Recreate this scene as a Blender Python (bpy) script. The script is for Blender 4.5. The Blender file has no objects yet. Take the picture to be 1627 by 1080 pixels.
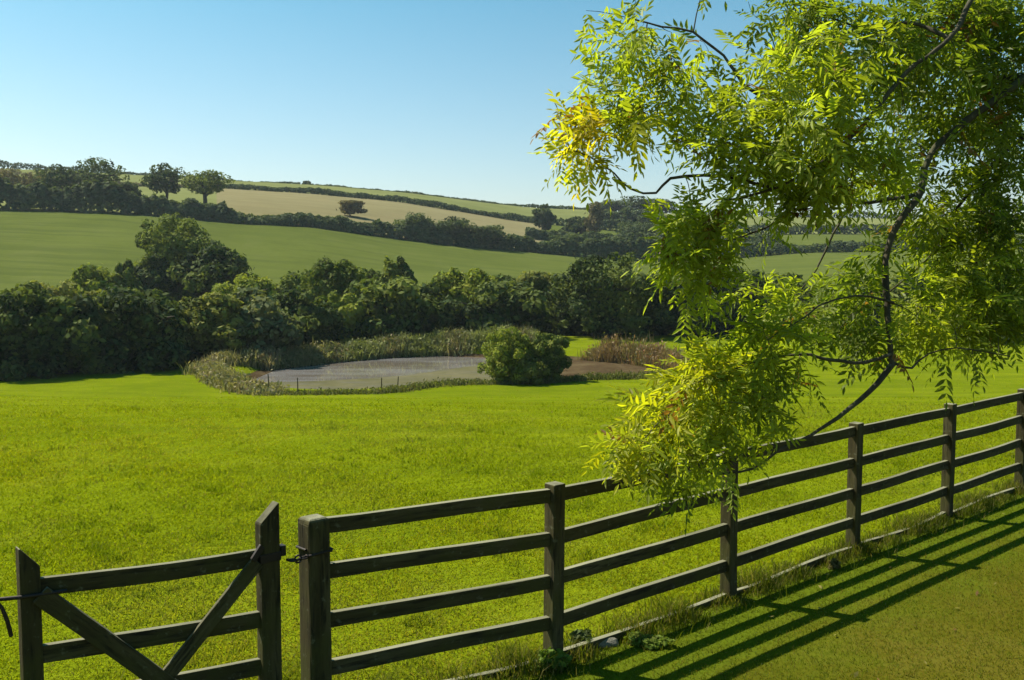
import bpy, bmesh, math, random
import numpy as np
from mathutils import Vector, Matrix

R = np.random.default_rng(11)
HAZE = 0.00013
random.seed(5)
scene = bpy.context.scene
COL = scene.collection

# ------------------------------------------------------------------ camera
FPX, CX, CY = 1500.0, 813.5, 540.0
PITCH = math.atan(108.0 / FPX)
CAM = np.array([0.0, 0.0, 2.58])
cd = bpy.data.cameras.new("camera")
cam = bpy.data.objects.new("camera", cd); COL.objects.link(cam)
cam.location = CAM; cam.rotation_euler = (math.pi / 2 - PITCH, 0, 0)
cd.sensor_width = 36.0; cd.lens = 36.0 * FPX / 1627.0
cd.clip_start = 0.1; cd.clip_end = 9000
scene.camera = cam

def ray(px, py):
    a = (px - CX) / FPX; b = (CY - py) / FPX
    cp, sp = math.cos(PITCH), math.sin(PITCH)
    return np.array([a, cp + b * sp, -sp + b * cp])
def at(px, py, Y):
    d = ray(px, py); return CAM + d * (Y / d[1])
def on_z(px, py, z=0.0):
    d = ray(px, py); return CAM + d * ((z - CAM[2]) / d[2])
def px_of(X, Y, z):
    cp, sp = math.cos(PITCH), math.sin(PITCH)
    dep = Y * cp - (z - CAM[2]) * sp
    return CX + FPX * X / np.maximum(dep, 0.5)

# ------------------------------------------------------------------ tags / links
def tag(o, label=None, cat=None, group=None, kind=None):
    if label: o["label"] = label
    if cat: o["category"] = cat
    if group: o["group"] = group
    if kind: o["kind"] = kind
    return o
def empty(name, loc):
    o = bpy.data.objects.new(name, None); COL.objects.link(o); o.location = [float(v) for v in loc]
    o.empty_display_size = 0.2
    return o
def link(name, me, mat, parent=None, loc=None):
    o = bpy.data.objects.new(name, me); COL.objects.link(o)
    if mat: me.materials.append(mat)
    if parent is not None:
        o.parent = parent
    if loc is not None: o.location = [float(v) for v in loc]
    return o
def np_mesh(name, V, F, smooth=False, col=None, extra=None):
    me = bpy.data.meshes.new(name)
    V = np.ascontiguousarray(V, dtype=np.float32); F = np.ascontiguousarray(F, dtype=np.int32)
    n, k = F.shape
    me.vertices.add(len(V)); me.vertices.foreach_set("co", V.ravel())
    me.loops.add(n * k); me.loops.foreach_set("vertex_index", F.ravel())
    me.polygons.add(n); me.polygons.foreach_set("loop_start", np.arange(0, n * k, k, dtype=np.int32))
    me.update(calc_edges=True)
    if smooth: me.polygons.foreach_set("use_smooth", np.ones(n, dtype=bool))
    if col is not None:
        a = me.attributes.new("tint", 'FLOAT_COLOR', 'POINT')
        c = np.ones((len(V), 4), dtype=np.float32); c[:, :3] = col
        a.data.foreach_set("color", c.ravel())
    me.validate()
    return me

# ------------------------------------------------------------------ materials
class NT:
    def __init__(s, name):
        s.m = bpy.data.materials.new(name); s.m.use_nodes = True
        s.t = s.m.node_tree; s.t.nodes.clear()
        s.out = s.n("ShaderNodeOutputMaterial")
    def n(s, typ, **kw):
        x = s.t.nodes.new(typ)
        for k, v in kw.items(): setattr(x, k, v)
        return x
    def l(s, a, b): s.t.links.new(a, b)
    def noise(s, scale, detail=4, rough=0.55, vec=None, dist=0.0):
        x = s.n("ShaderNodeTexNoise"); x.inputs["Scale"].default_value = scale
        x.inputs["Detail"].default_value = detail; x.inputs["Roughness"].default_value = rough
        x.inputs["Distortion"].default_value = dist
        if vec is not None: s.l(vec, x.inputs["Vector"])
        return x.outputs["Fac"]
    def ramp(s, fac, stops):
        x = s.n("ShaderNodeValToRGB"); e = x.color_ramp.elements
        while len(e) < len(stops): e.new(0.5)
        for i, (p, c) in enumerate(stops):
            e[i].position = p; e[i].color = (*c, 1) if len(c) == 3 else c
        s.l(fac, x.inputs["Fac"]); return x.outputs["Color"]
    def mix(s, fac, a, b, blend='MIX'):
        x = s.n("ShaderNodeMix", data_type='RGBA', blend_type=blend)
        for sock, v in ((x.inputs[0], fac), (x.inputs[6], a), (x.inputs[7], b)):
            if isinstance(v, (int, float)): sock.default_value = v
            elif isinstance(v, tuple): sock.default_value = (*v, 1)
            else: s.l(v, sock)
        return x.outputs[2]
    def coord(s, scale=(1, 1, 1), which="Object", rot=(0, 0, 0)):
        tc = s.n("ShaderNodeTexCoord"); mp = s.n("ShaderNodeMapping")
        mp.inputs["Scale"].default_value = scale; mp.inputs["Rotation"].default_value = rot
        s.l(tc.outputs[which], mp.inputs["Vector"]); return mp.outputs["Vector"]
    def bump(s, h, strength, dist=0.02):
        b = s.n("ShaderNodeBump"); b.inputs["Strength"].default_value = strength
        b.inputs["Distance"].default_value = dist; s.l(h, b.inputs["Height"]); return b.outputs["Normal"]
    def bsdf(s, color, rough=0.8, spec=0.3, normal=None):
        b = s.n("ShaderNodeBsdfPrincipled")
        if isinstance(color, tuple): b.inputs["Base Color"].default_value = (*color, 1)
        else: s.l(color, b.inputs["Base Color"])
        b.inputs["Roughness"].default_value = rough
        b.inputs["Specular IOR Level"].default_value = spec
        if normal is not None: s.l(normal, b.inputs["Normal"])
        return b
    def done(s, shader): s.l(shader, s.out.inputs["Surface"]); return s.m

def leaf_material(name, trans=0.45, rough=0.5, spec=0.25, gain=(1.25, 1.3, 0.5)):
    t = NT(name)
    at_ = t.n("ShaderNodeAttribute", attribute_name="tint")
    b = t.bsdf(at_.outputs["Color"], rough, spec)
    tr = t.n("ShaderNodeBsdfTranslucent")
    t.l(t.mix(1.0, at_.outputs["Color"], gain, 'MULTIPLY'), tr.inputs["Color"])
    mx = t.n("ShaderNodeMixShader"); mx.inputs[0].default_value = trans
    t.l(b.outputs[0], mx.inputs[1]); t.l(tr.outputs[0], mx.inputs[2])
    return t.done(mx.outputs[0])
M_ASH = leaf_material("ash_leaf", 0.55, 0.5, 0.2, (1.7, 1.7, 0.5))
M_TREE = leaf_material("tree_foliage", 0.28, 0.8, 0.05)
M_BLADE = leaf_material("grass_blade", 0.52, 0.9, 0.0, (1.25, 1.2, 0.4))
M_SCRUB = leaf_material("scrub_foliage", 0.3, 0.7, 0.1)

def wood_material(name, sc):
    t = NT(name)
    v = t.coord((1, 1, 1), "Object"); vg = t.coord(sc, "Object")
    oi = t.n("ShaderNodeObjectInfo"); va = t.n("ShaderNodeVectorMath", operation='ADD'); t.l(vg, va.inputs[0])
    cm = t.n("ShaderNodeCombineXYZ"); mu = t.n("ShaderNodeMath", operation='MULTIPLY'); mu.inputs[1].default_value = 37.0
    t.l(oi.outputs["Random"], mu.inputs[0])
    for k in range(3): t.l(mu.outputs[0], cm.inputs[k])
    t.l(cm.outputs[0], va.inputs[1]); vg = va.outputs[0]
    g1 = t.noise(7, 5, 0.65, vg); g2 = t.noise(38, 5, 0.65, vg, 0.5); g3 = t.noise(2.6, 4, 0.65, va.outputs[0] if False else v); g4 = t.noise(26, 3, 0.6, v)
    c = t.ramp(g1, [(0.3, (0.028, 0.022, 0.008)), (0.5, (0.056, 0.045, 0.017)), (0.72, (0.100, 0.084, 0.040))])
    c = t.mix(t.ramp(g2, [(0.36, (0.85, 0.85, 0.85)), (0.5, (0, 0, 0))]), c, (0.012, 0.010, 0.006))
    c = t.mix(t.ramp(g3, [(0.46, (0, 0, 0)), (0.66, (0.85, 0.85, 0.85))]), c, (0.054, 0.052, 0.012))
    c = t.mix(t.ramp(g4, [(0.62, (0, 0, 0)), (0.72, (0.6, 0.6, 0.6))]), c, (0.13, 0.125, 0.075))
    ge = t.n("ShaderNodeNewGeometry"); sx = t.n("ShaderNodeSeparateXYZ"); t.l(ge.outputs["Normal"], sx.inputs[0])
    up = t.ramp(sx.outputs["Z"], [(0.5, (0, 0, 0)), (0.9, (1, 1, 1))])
    c = t.mix(up, c, t.ramp(g1, [(0.3, (0.085, 0.08, 0.045)), (0.7, (0.24, 0.23, 0.15))]))  # upward faces coloured paler, standing in for sunlight on the top edges
    hh = t.n("ShaderNodeMath", operation='ADD'); t.l(g2, hh.inputs[0]); t.l(g1, hh.inputs[1])
    b = t.bsdf(c, 0.85, 0.15, t.bump(hh.outputs[0], 0.7, 0.008))
    return t.done(b.outputs[0])
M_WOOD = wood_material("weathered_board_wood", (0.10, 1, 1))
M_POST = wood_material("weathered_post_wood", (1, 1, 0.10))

def bark_material(name, a, b_, c_):
    t = NT(name); v = t.coord((1, 1, 0.35))
    g = t.noise(16, 6, 0.65, v, 0.4); h = t.noise(3, 3, 0.5, v)
    c = t.ramp(g, [(0.3, a), (0.6, b_), (0.8, c_)])
    c = t.mix(t.ramp(h, [(0.5, (0, 0, 0)), (0.7, (0.6, 0.6, 0.6))]), c, (0.09, 0.1, 0.05))
    return t.done(t.bsdf(c, 0.9, 0.1, t.bump(g, 0.6, 0.02)).outputs[0])
M_BARK = bark_material("ash_bark", (0.035, 0.03, 0.02), (0.085, 0.074, 0.048), (0.24, 0.22, 0.16))
M_TRUNK = bark_material("dark_trunk_bark", (0.03, 0.025, 0.018), (0.06, 0.05, 0.035), (0.09, 0.08, 0.06))
def iron():
    t = NT("rusty_black_iron"); g = t.noise(60, 4)
    c = t.ramp(g, [(0.4, (0.015, 0.015, 0.016)), (0.75, (0.07, 0.045, 0.03))])
    b = t.bsdf(c, 0.55, 0.4); b.inputs["Metallic"].default_value = 0.6
    return t.done(b.outputs[0])
M_IRON = iron()

def ground_material(name, stops, scales=(0.35, 2.2, 14), patch=None, patch_amt=0.5, bump=0.4, stripe=None, bdist=0.05):
    t = NT(name); v = t.coord()
    n1 = t.noise(scales[0], 4, 0.6, v); n2 = t.noise(scales[1], 5, 0.65, v); n3 = t.noise(scales[2], 4, 0.7, v)
    mth = t.n("ShaderNodeMath", operation='MULTIPLY_ADD'); t.l(n1, mth.inputs[0]); mth.inputs[1].default_value = 0.45
    m2 = t.n("ShaderNodeMath", operation='MULTIPLY_ADD'); t.l(n2, m2.inputs[0]); m2.inputs[1].default_value = 0.35
    m3 = t.n("ShaderNodeMath", operation='MULTIPLY'); t.l(n3, m3.inputs[0]); m3.inputs[1].default_value = 0.2
    t.l(m3.outputs[0], m2.inputs[2]); t.l(m2.outputs[0], mth.inputs[2])
    c = t.ramp(mth.outputs[0], stops)
    if patch:
        c = t.mix(t.ramp(n2, [(0.55, (0, 0, 0)), (0.72, (patch_amt,) * 3)]), c, patch)
    if stripe:
        sc, rot, colr, amt = stripe
        vs = t.coord((sc[0], sc[1], 0), rot=(0, 0, rot))
        s = t.noise(1.0, 3, 0.6, vs)
        c = t.mix(t.ramp(s, [(0.46, (0, 0, 0)), (0.62, (amt,) * 3)]), c, colr)
    return t.done(t.bsdf(c, 1.0, 0.0, t.bump(n3, bump, bdist)).outputs[0])
M_PASTURE = ground_material("pasture_turf", [(0.36, (0.086, 0.116, 0.003)), (0.5, (0.120, 0.150, 0.004)), (0.64, (0.158, 0.178, 0.007))], (0.10, 0.9, 6), (0.118, 0.128, 0.020), 0.4, 0.8, ((0.10, 0.75), 0.25, (0.062, 0.090, 0.004), 0.45), 0.10)
def lawn_material(*a, **k):
    m = ground_material(*a, **k); nt_ = m.node_tree
    b = [x for x in nt_.nodes if x.type == 'BSDF_PRINCIPLED'][0]; src = b.inputs["Base Color"].links[0].from_socket
    at_ = nt_.nodes.new("ShaderNodeAttribute"); at_.attribute_name = "worn"
    nz = nt_.nodes.new("ShaderNodeTexNoise"); nz.inputs["Scale"].default_value = 2.2; nz.inputs["Detail"].default_value = 5
    tc = nt_.nodes.new("ShaderNodeTexCoord"); nt_.links.new(tc.outputs["Object"], nz.inputs["Vector"])
    ad = nt_.nodes.new("ShaderNodeMath"); ad.operation = 'MULTIPLY_ADD'; nt_.links.new(nz.outputs["Fac"], ad.inputs[0]); ad.inputs[1].default_value = 0.7; nt_.links.new(at_.outputs["Fac"], ad.inputs[2])
    rp = nt_.nodes.new("ShaderNodeValToRGB"); rp.color_ramp.elements[0].position = 0.55; rp.color_ramp.elements[1].position = 1.0
    rp.color_ramp.elements[0].color = (1, 1, 1, 1); rp.color_ramp.elements[1].color = (0, 0, 0, 1); nt_.links.new(ad.outputs[0], rp.inputs[0])
    mx = nt_.nodes.new("ShaderNodeMix"); mx.data_type = 'RGBA'; nt_.links.new(rp.outputs[0], mx.inputs[0]); nt_.links.new(src, mx.inputs[6]); mx.inputs[7].default_value = (0.070, 0.095, 0.006, 1)
    nt_.links.new(mx.outputs[2], b.inputs["Base Color"]); return m
M_LAWN = lawn_material("mown_lawn_turf", [(0.36, (0.050, 0.052, 0.004)), (0.5, (0.074, 0.070, 0.006)), (0.64, (0.100, 0.088, 0.013))], (0.5, 3.0, 24), (0.060, 0.068, 0.004), 0.55, 0.3, None, 0.02)
M_HILL = ground_material("hill_pasture_turf", [(0.36, (0.062, 0.077, 0.015)), (0.5, (0.080, 0.097, 0.019)), (0.64, (0.094, 0.110, 0.025))], (0.02, 0.11, 0.9), (0.095, 0.10, 0.035), 0.3, 0.3, ((0.02, 0.36), 0.05, (0.054, 0.070, 0.016), 0.55), 0.2)
M_TAN = ground_material("stubble_soil", [(0.36, (0.140, 0.122, 0.058)), (0.5, (0.168, 0.147, 0.071)), (0.64, (0.195, 0.172, 0.086))], (0.02, 0.09, 0.7), (0.17, 0.125, 0.066), 0.4, 0.3, ((0.012, 0.2), 0.03, (0.14, 0.12, 0.06), 0.5), 0.2)
M_UPPER = ground_material("upper_field_turf", [(0.36, (0.105, 0.118, 0.038)), (0.5, (0.135, 0.146, 0.05)), (0.64, (0.16, 0.166, 0.06))], (0.02, 0.1, 0.7), None, 0.4, 0.3)
M_MUD = ground_material("pond_mud", [(0.36, (0.035, 0.023, 0.012)), (0.5, (0.062, 0.042, 0.022)), (0.64, (0.10, 0.075, 0.04))], (0.5, 2.6, 9), (0.06, 0.07, 0.02), 0.5)

M_SILT = ground_material("pond_silt", [(0.36, (0.060, 0.058, 0.026)), (0.5, (0.092, 0.085, 0.040)), (0.64, (0.13, 0.115, 0.06))], (0.3, 1.6, 7), None, 0.4, 0.3, ((0.3, 2.2), 0.1, (0.10, 0.095, 0.075), 0.7))
def water():
    t = NT("pond_water"); v = t.coord((0.6, 1.6, 1))
    n = t.noise(2.2, 4, 0.6, v); n2 = t.noise(0.25, 2, 0.5, v)
    c = t.ramp(n2, [(0.4, (0.12, 0.10, 0.08)), (0.6, (0.185, 0.172, 0.165))])
    b = t.bsdf(c, 0.05, 0.5, t.bump(n, 0.035, 0.03)); b.inputs["IOR"].default_value = 1.333
    return t.done(b.outputs[0])
M_WATER = water()
def stone():
    t = NT("pale_stone"); g = t.noise(20, 5)
    return t.done(t.bsdf(t.ramp(g, [(0.3, (0.09, 0.085, 0.06)), (0.7, (0.24, 0.225, 0.18))]), 0.9, 0.1, t.bump(g, 0.5)).outputs[0])
M_STONE = stone()

# ------------------------------------------------------------------ terrain
K = np.array([-900, -300, 0, 200, 370, 500, 640, 830, 1050, 1300, 1627, 2000, 2600], float)
ONE = np.ones_like(K)
def zrow(py, Y): return CAM[2] + (432.0 - np.array(py, float)) / FPX * np.array(Y, float)
H1_PY = [330, 330, 333, 338, 353, 360, 380, 399, 416, 400, 395, 400, 405]
H1_Y = [205, 205, 208, 212, 218, 222, 228, 236, 246, 255, 262, 270, 280]
L2_PY = [292, 290, 292, 297, 301, 309, 322, 353, 374, 372, 372, 376, 380]
SK_PY = [270, 270, 273, 282, 293, 299, 310, 332, 341, 348, 352, 355, 360]
ROWS = [(-60 * ONE, 0 * ONE), (2 * ONE, 0 * ONE), (13.5 * ONE, 0 * ONE), (32 * ONE, -1.75 * ONE), (54 * ONE, -4.25 * ONE),
        (np.array([62, 62, 62, 65, 71, 78, 84, 89, 90, 91, 90, 88, 86.]), np.array([-4.4, -4.4, -4.4, -4.3, -4.1, -4.0, -3.9, -3.6, -3.6, -3.7, -4.0, -4.3, -4.4])),
        (110 * ONE, -4.2 * ONE),
        (np.array(H1_Y, float), zrow(H1_PY, H1_Y)),
        (332 * ONE, zrow(L2_PY, 332 * ONE)),
        (430 * ONE, zrow(SK_PY, 430 * ONE)),
        (560 * ONE, zrow(SK_PY, 430 * ONE) - 7), (1400 * ONE, -20 * ONE), (5000 * ONE, -60 * ONE)]
PXG = np.linspace(-900, 2600, 701)
def smooth(a, w=9):
    k = np.ones(w) / w; p = np.pad(a, w // 2, mode='edge'); return np.convolve(p, k, 'valid')
GY = np.array([smooth(smooth(np.interp(PXG, K, r[0]))) for r in ROWS])
GZ = np.array([smooth(smooth(np.interp(PXG, K, r[1]))) for r in ROWS])
# pchip slopes per column
h_ = np.diff(GY, axis=0); d_ = np.diff(GZ, axis=0) / h_
SL = np.zeros_like(GY)
w1 = 2 * h_[1:] + h_[:-1]; w2 = h_[1:] + 2 * h_[:-1]
ok = (d_[1:] * d_[:-1]) > 0
with np.errstate(divide='ignore', invalid='ignore'):
    SL[1:-1] = np.where(ok, (w1 + w2) / (w1 / d_[:-1] + w2 / d_[1:]), 0)
SL[-1] = d_[-1]; SL = np.nan_to_num(SL)

POND_Z = -4.62
POND_PX = [(403, 604), (440, 588), (520, 578), (620, 569), (700, 566), (770, 568), (850, 570), (930, 574), (1000, 580), (1040, 588), (1030, 596), (960, 601), (850, 604), (770, 606), (690, 610), (600, 618), (520, 622), (450, 618), (412, 612)]
POND = np.array([on_z(x, y, POND_Z)[:2] for x, y in POND_PX])
def poly_sd(X, Y, P):
    X = np.asarray(X, float); Y = np.asarray(Y, float)
    d = np.full(X.shape, 1e9); ins = np.zeros(X.shape, bool); n = len(P)
    for i in range(n):
        a = P[i]; b = P[(i + 1) % n]; e = b - a
        wx, wy = X - a[0], Y - a[1]
        t = np.clip((wx * e[0] + wy * e[1]) / (e @ e), 0, 1)
        d = np.minimum(d, np.hypot(wx - e[0] * t, wy - e[1] * t))
        c = ((a[1] > Y) != (b[1] > Y)) & (X < (b[0] - a[0]) * (Y - a[1]) / (b[1] - a[1] + 1e-12) + a[0])
        ins ^= c
    return np.where(ins, -d, d)
def terrain(X, Y, carve=True):
    X = np.atleast_1d(np.asarray(X, float)); Y = np.atleast_1d(np.asarray(Y, float))
    px = np.clip(CX + FPX * X / np.maximum(np.abs(Y), 12.0), PXG[0], PXG[-1])
    f = (px - PXG[0]) / (PXG[1] - PXG[0]); i = np.clip(f.astype(int), 0, len(PXG) - 2); w = f - i
    gy = GY[:, i] * (1 - w) + GY[:, i + 1] * w
    gz = GZ[:, i] * (1 - w) + GZ[:, i + 1] * w
    gs = SL[:, i] * (1 - w) + SL[:, i + 1] * w
    z = np.zeros_like(X)
    for r in range(len(GY) - 1):
        m = (Y >= gy[r]) & (Y <= gy[r + 1])
        if not m.any(): continue
        hh = gy[r + 1][m] - gy[r][m]; t = (Y[m] - gy[r][m]) / hh
        t2, t3 = t * t, t ** 3
        z[m] = (2 * t3 - 3 * t2 + 1) * gz[r][m] + (t3 - 2 * t2 + t) * hh * gs[r][m] + (-2 * t3 + 3 * t2) * gz[r + 1][m] + (t3 - t2) * hh * gs[r + 1][m]
    # gentle undulation
    far = np.clip((Y - 18) / 40, 0, 1)
    z = z + far * (0.10 * np.sin(X * 0.21 + 1.3) * np.sin(Y * 0.17) + 0.05 * np.sin(X * 0.63 + Y * 0.4))
    if carve:
        near = (Y > 45) & (Y < 100) & (np.abs(X) < 45)
        if near.any():
            sd = poly_sd(X[near], Y[near], POND)
            t = np.clip((sd + 0.2) / 2.4, 0, 1); t = t * t * (3 - 2 * t)
            z[near] = np.where(sd < 2.3, (POND_Z - 0.25) * (1 - t) + z[near] * t, z[near])
            z[near] = np.where(sd < -0.2, POND_Z - 0.3, z[near])
    return z
def tz(X, Y): return float(terrain([X], [Y])[0])

def grid_mesh(name, XX, YY, ZZ):
    r, c = XX.shape
    V = np.stack([XX, YY, ZZ], -1).reshape(-1, 3)
    ii = np.arange(r * c).reshape(r, c)
    F = np.stack([ii[:-1, :-1], ii[:-1, 1:], ii[1:, 1:], ii[1:, :-1]], -1).reshape(-1, 4)
    return np_mesh(name, V, F, True)

ys = np.concatenate([np.arange(-40, 2, 3.0), np.arange(2, 45, 0.9), np.arange(45, 98, 0.65), np.arange(98, 113, 1.5)])
xs = np.concatenate([np.arange(-110, -30, 3.5), np.arange(-30, 30, 0.7), np.arange(30, 110.1, 3.5)])
XX, YY = np.meshgrid(xs, ys)
ZZ = terrain(XX.ravel(), YY.ravel()).reshape(XX.shape)
past = link("field", grid_mesh("field", XX, YY, ZZ), M_PASTURE)
tag(past, "bright green grazed pasture sloping down to the pond", "field", kind="structure")

def fan(name, rowspec, mat, label, cols):
    """a field of the hill between two boundary rows, over a range of columns"""
    r0, r1, n = rowspec
    pxs = np.arange(cols[0], cols[1] + 1, 12.0)
    yy0 = np.array([np.interp(p, PXG, GY[r0]) for p in pxs]); yy1 = np.array([np.interp(p, PXG, GY[r1]) for p in pxs])
    t = np.linspace(0, 1, n)[:, None]
    Y = yy0[None] * (1 - t) + yy1[None] * t
    X = (pxs[None] - CX) / FPX * Y
    Z = terrain(X.ravel(), Y.ravel()).reshape(X.shape)
    if r0 == 6: Z[0] -= 0.05
    o = link(name, grid_mesh(name, X, Y, Z), mat)
    return tag(o, label, "field", kind="structure")
fan("hill_field", (6, 7, 60), M_HILL, "muted green pasture on the hillside behind the valley trees", (-900, 2600))
fan("upper_pasture", (7, 8, 30), M_UPPER, "small pale green field behind the hilltop trees", (-900, 348))
fan("stubble_field", (7, 8, 30), M_TAN, "tan stubble field across the upper hillside", (348, 864))
fan("far_field", (7, 8, 30), M_HILL, "green hillside fields right of the tan stubble field", (864, 2600))
fan("ridge_field", (8, 9, 20), M_UPPER, "narrow pale green field along the ridge", (-900, 2600))
fan("hills", (9, 12, 40), M_HILL, "ground behind the ridge", (-900, 2600))

# pond
bm = bmesh.new()
pc = POND.mean(0)
vs = [bm.verts.new((float(pc[0] + (p[0] - pc[0]) * 1.05), float(pc[1] + (p[1] - pc[1]) * 1.06), POND_Z)) for p in POND]
bm.faces.new(vs); bmesh.ops.triangulate(bm, faces=bm.faces[:])
me = bpy.data.meshes.new("water"); bm.to_mesh(me); bm.free()
tag(link("water", me, M_WATER), "still grey brown pond water reflecting the sky", "pond", kind="structure")
# muddy rim
def flat_patch(name, pts, mat, label, dz):
    P = np.array([on_z(x, y, POND_Z)[:2] for x, y in pts]); bm = bmesh.new()
    P = np.concatenate([P + (np.roll(P, -1, 0) - P) * f for f in (0, .33, .66)], 1).reshape(-1, 2)
    P = P + R.normal(0, .12, P.shape)
    bm.faces.new([bm.verts.new((float(p[0]), float(p[1]), POND_Z + dz)) for p in P]); bmesh.ops.triangulate(bm, faces=bm.faces[:])
    me = bpy.data.meshes.new(name); bm.to_mesh(me); bm.free()
    return tag(link(name, me, mat), label, "mud", kind="structure")
flat_patch("mud", [(395, 608), (440, 607), (500, 606), (580, 602), (660, 595), (720, 586), (780, 578), (800, 582), (800, 612), (700, 618), (600, 626), (520, 630), (440, 626)], M_SILT, "olive brown silty shallows along the near side of the pond", .035)
flat_patch("mud", [(800, 572), (860, 570), (930, 570), (1000, 576), (1060, 586), (1050, 602), (960, 606), (860, 610), (800, 610)], M_MUD, "reddish brown mud in the right arm of the pond", .045)
ring = []
for s in (0.985, 1.03, 1.07):
    P = pc + (POND - pc) * s
    P = np.concatenate([np.linspace(P[i], P[(i + 1) % len(P)], 6, endpoint=False) for i in range(len(P))])
    ring.append(P)
n = len(ring[0]); XX = np.array([np.append(r[:, 0], r[0, 0]) for r in ring]); YY = np.array([np.append(r[:, 1], r[0, 1]) for r in ring])
ZZ = terrain(XX.ravel(), YY.ravel()).reshape(XX.shape) + 0.06
ZZ[0] = POND_Z - 0.05; ZZ[1] = np.maximum(ZZ[1], POND_Z + 0.05)
tag(link("shore", grid_mesh("shore", XX, YY, ZZ), M_MUD), "brown muddy margin round the pond", "shore", kind="structure")

# ------------------------------------------------------------------ fence frame
PB = [on_z(*p) for p in ((882, 1045), (1160, 958), (1357, 885), (1503, 823), (1617, 778))]
P2 = np.array([p[:2] for p in PB])
kk = np.arange(1, 6)
ax = np.polyfit(kk, P2[:, 0], 1); ay = np.polyfit(kk, P2[:, 1], 1)
P0 = on_z(520, 832, 1.135)[:2] + on_z(482, 815, 1.17)[:2] * 0
P0 = P0 - (np.array([ax[0], ay[0]]) / np.hypot(ax[0], ay[0])) * 0.085
_f1 = np.array([np.polyval(ax, 1), np.polyval(ay, 1)])
def fpos(k):
    if k >= 1: return np.array([np.polyval(ax, k), np.polyval(ay, k)])
    return _f1 + (k - 1) * (_f1 - P0)
FD = np.array([ax[0], ay[0]]); BAY = float(np.hypot(*FD)); FD = FD / BAY
FN = np.array([FD[1], -FD[0]])         # normal towards the lawn (camera side)
FA = math.atan2(FD[1], FD[0])
print("bay", BAY, "post A", fpos(0), "ang", math.degrees(FA), px_of(*fpos(0), 1.0))
def t_at_px(px, z):
    lo, hi = 0.0, 1.6
    for _ in range(40):
        m = (lo + hi) / 2
        if px_of(*fpos(-m), z) > px: lo = m
        else: hi = m
    return lo
def sdist(X, Y):                        # >0 on the field side
    o = _f1; return -((X - o[0]) * FN[0] + (Y - o[1]) * FN[1])

# lawn: sheet on the near side of the fence
o0 = _f1 - FD * BAY
ss = np.concatenate([np.arange(-14, 30, 0.8)]); tt = np.concatenate([[-0.03, 0.15, 0.35, .6], np.arange(0.8, 16, 0.4)])
SS, TT = np.meshgrid(ss, tt)
XX = o0[0] + FD[0] * SS + FN[0] * TT; YY = o0[1] + FD[1] * SS + FN[1] * TT
lawn = link("lawn", grid_mesh("lawn", XX, YY, terrain(XX.ravel(), YY.ravel()).reshape(XX.shape) + 0.012), M_LAWN)
wa = lawn.data.attributes.new("worn", 'FLOAT', 'POINT')
wa.data.foreach_set("value", np.clip(TT.ravel() / 2.4, 0, 1.1).astype(np.float32) + 0.05)
tag(lawn, "mown yellowish lawn on the near side of the fence", "lawn", kind="structure")

def bevel_box(bm, sx, sy, sz, M, bev=0.006, cuts=0, wob=0.0, top=None):
    pre = set(bm.verts)
    r = bmesh.ops.create_cube(bm, size=1.0, matrix=Matrix.Diagonal((sx, sy, sz, 1)))
    vs = r['verts']
    es = list({e for v in vs for e in v.link_edges})
    fs0 = set(bm.faces)
    bmesh.ops.bevel(bm, geom=es, offset=bev, segments=2, profile=0.6, affect='EDGES')
    allv = [v for v in bm.verts if v not in pre]
    if top: top(allv)
    bmesh.ops.transform(bm, matrix=M, verts=allv)
def frame(origin, xdir, zdir=(0, 0, 1)):
    x = Vector(xdir).normalized(); z = Vector(zdir); z = (z - x * z.dot(x)).normalized(); y = z.cross(x)
    m = Matrix((x, y, z)).transposed().to_4x4(); m.translation = Vector(origin); return m
def board(name, a, b, th, ht, parent, mat=M_WOOD, bev=0.005, zdir=(0, 0, 1), segs=6, sag=0.004, label=None):
    """a sawn board from a to b (world), its object origin at its own middle"""
    a = Vector([float(v) for v in a]); b = Vector([float(v) for v in b]); L = (b - a).length
    bm = bmesh.new()
    bevel_box(bm, L, th, ht, Matrix.Identity(4), bev)
    long_edges = [e for e in bm.edges if abs((e.verts[0].co - e.verts[1].co).x) > L * 0.7]
    bmesh.ops.subdivide_edges(bm, edges=long_edges, cuts=segs, use_grid_fill=True)
    ph = random.random() * 6
    for v in bm.verts:
        u = v.co.x / L
        v.co.z += sag * math.sin(u * 5 + ph) - sag * (1 - 4 * u * u) ; v.co.y += sag * 0.7 * math.sin(u * 7 + ph * 2)
        v.co.z += random.uniform(-1, 1) * 0.0012
    me = bpy.data.meshes.new(name); bm.to_mesh(me); bm.free()
    o = link(name, me, mat, parent)
    inv = parent.matrix_world.inverted() if False else Matrix.Translation(-Vector(parent.location))
    o.matrix_local = inv @ frame((a + b) / 2, b - a, zdir)
    if label: o["label"] = label
    return o
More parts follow.
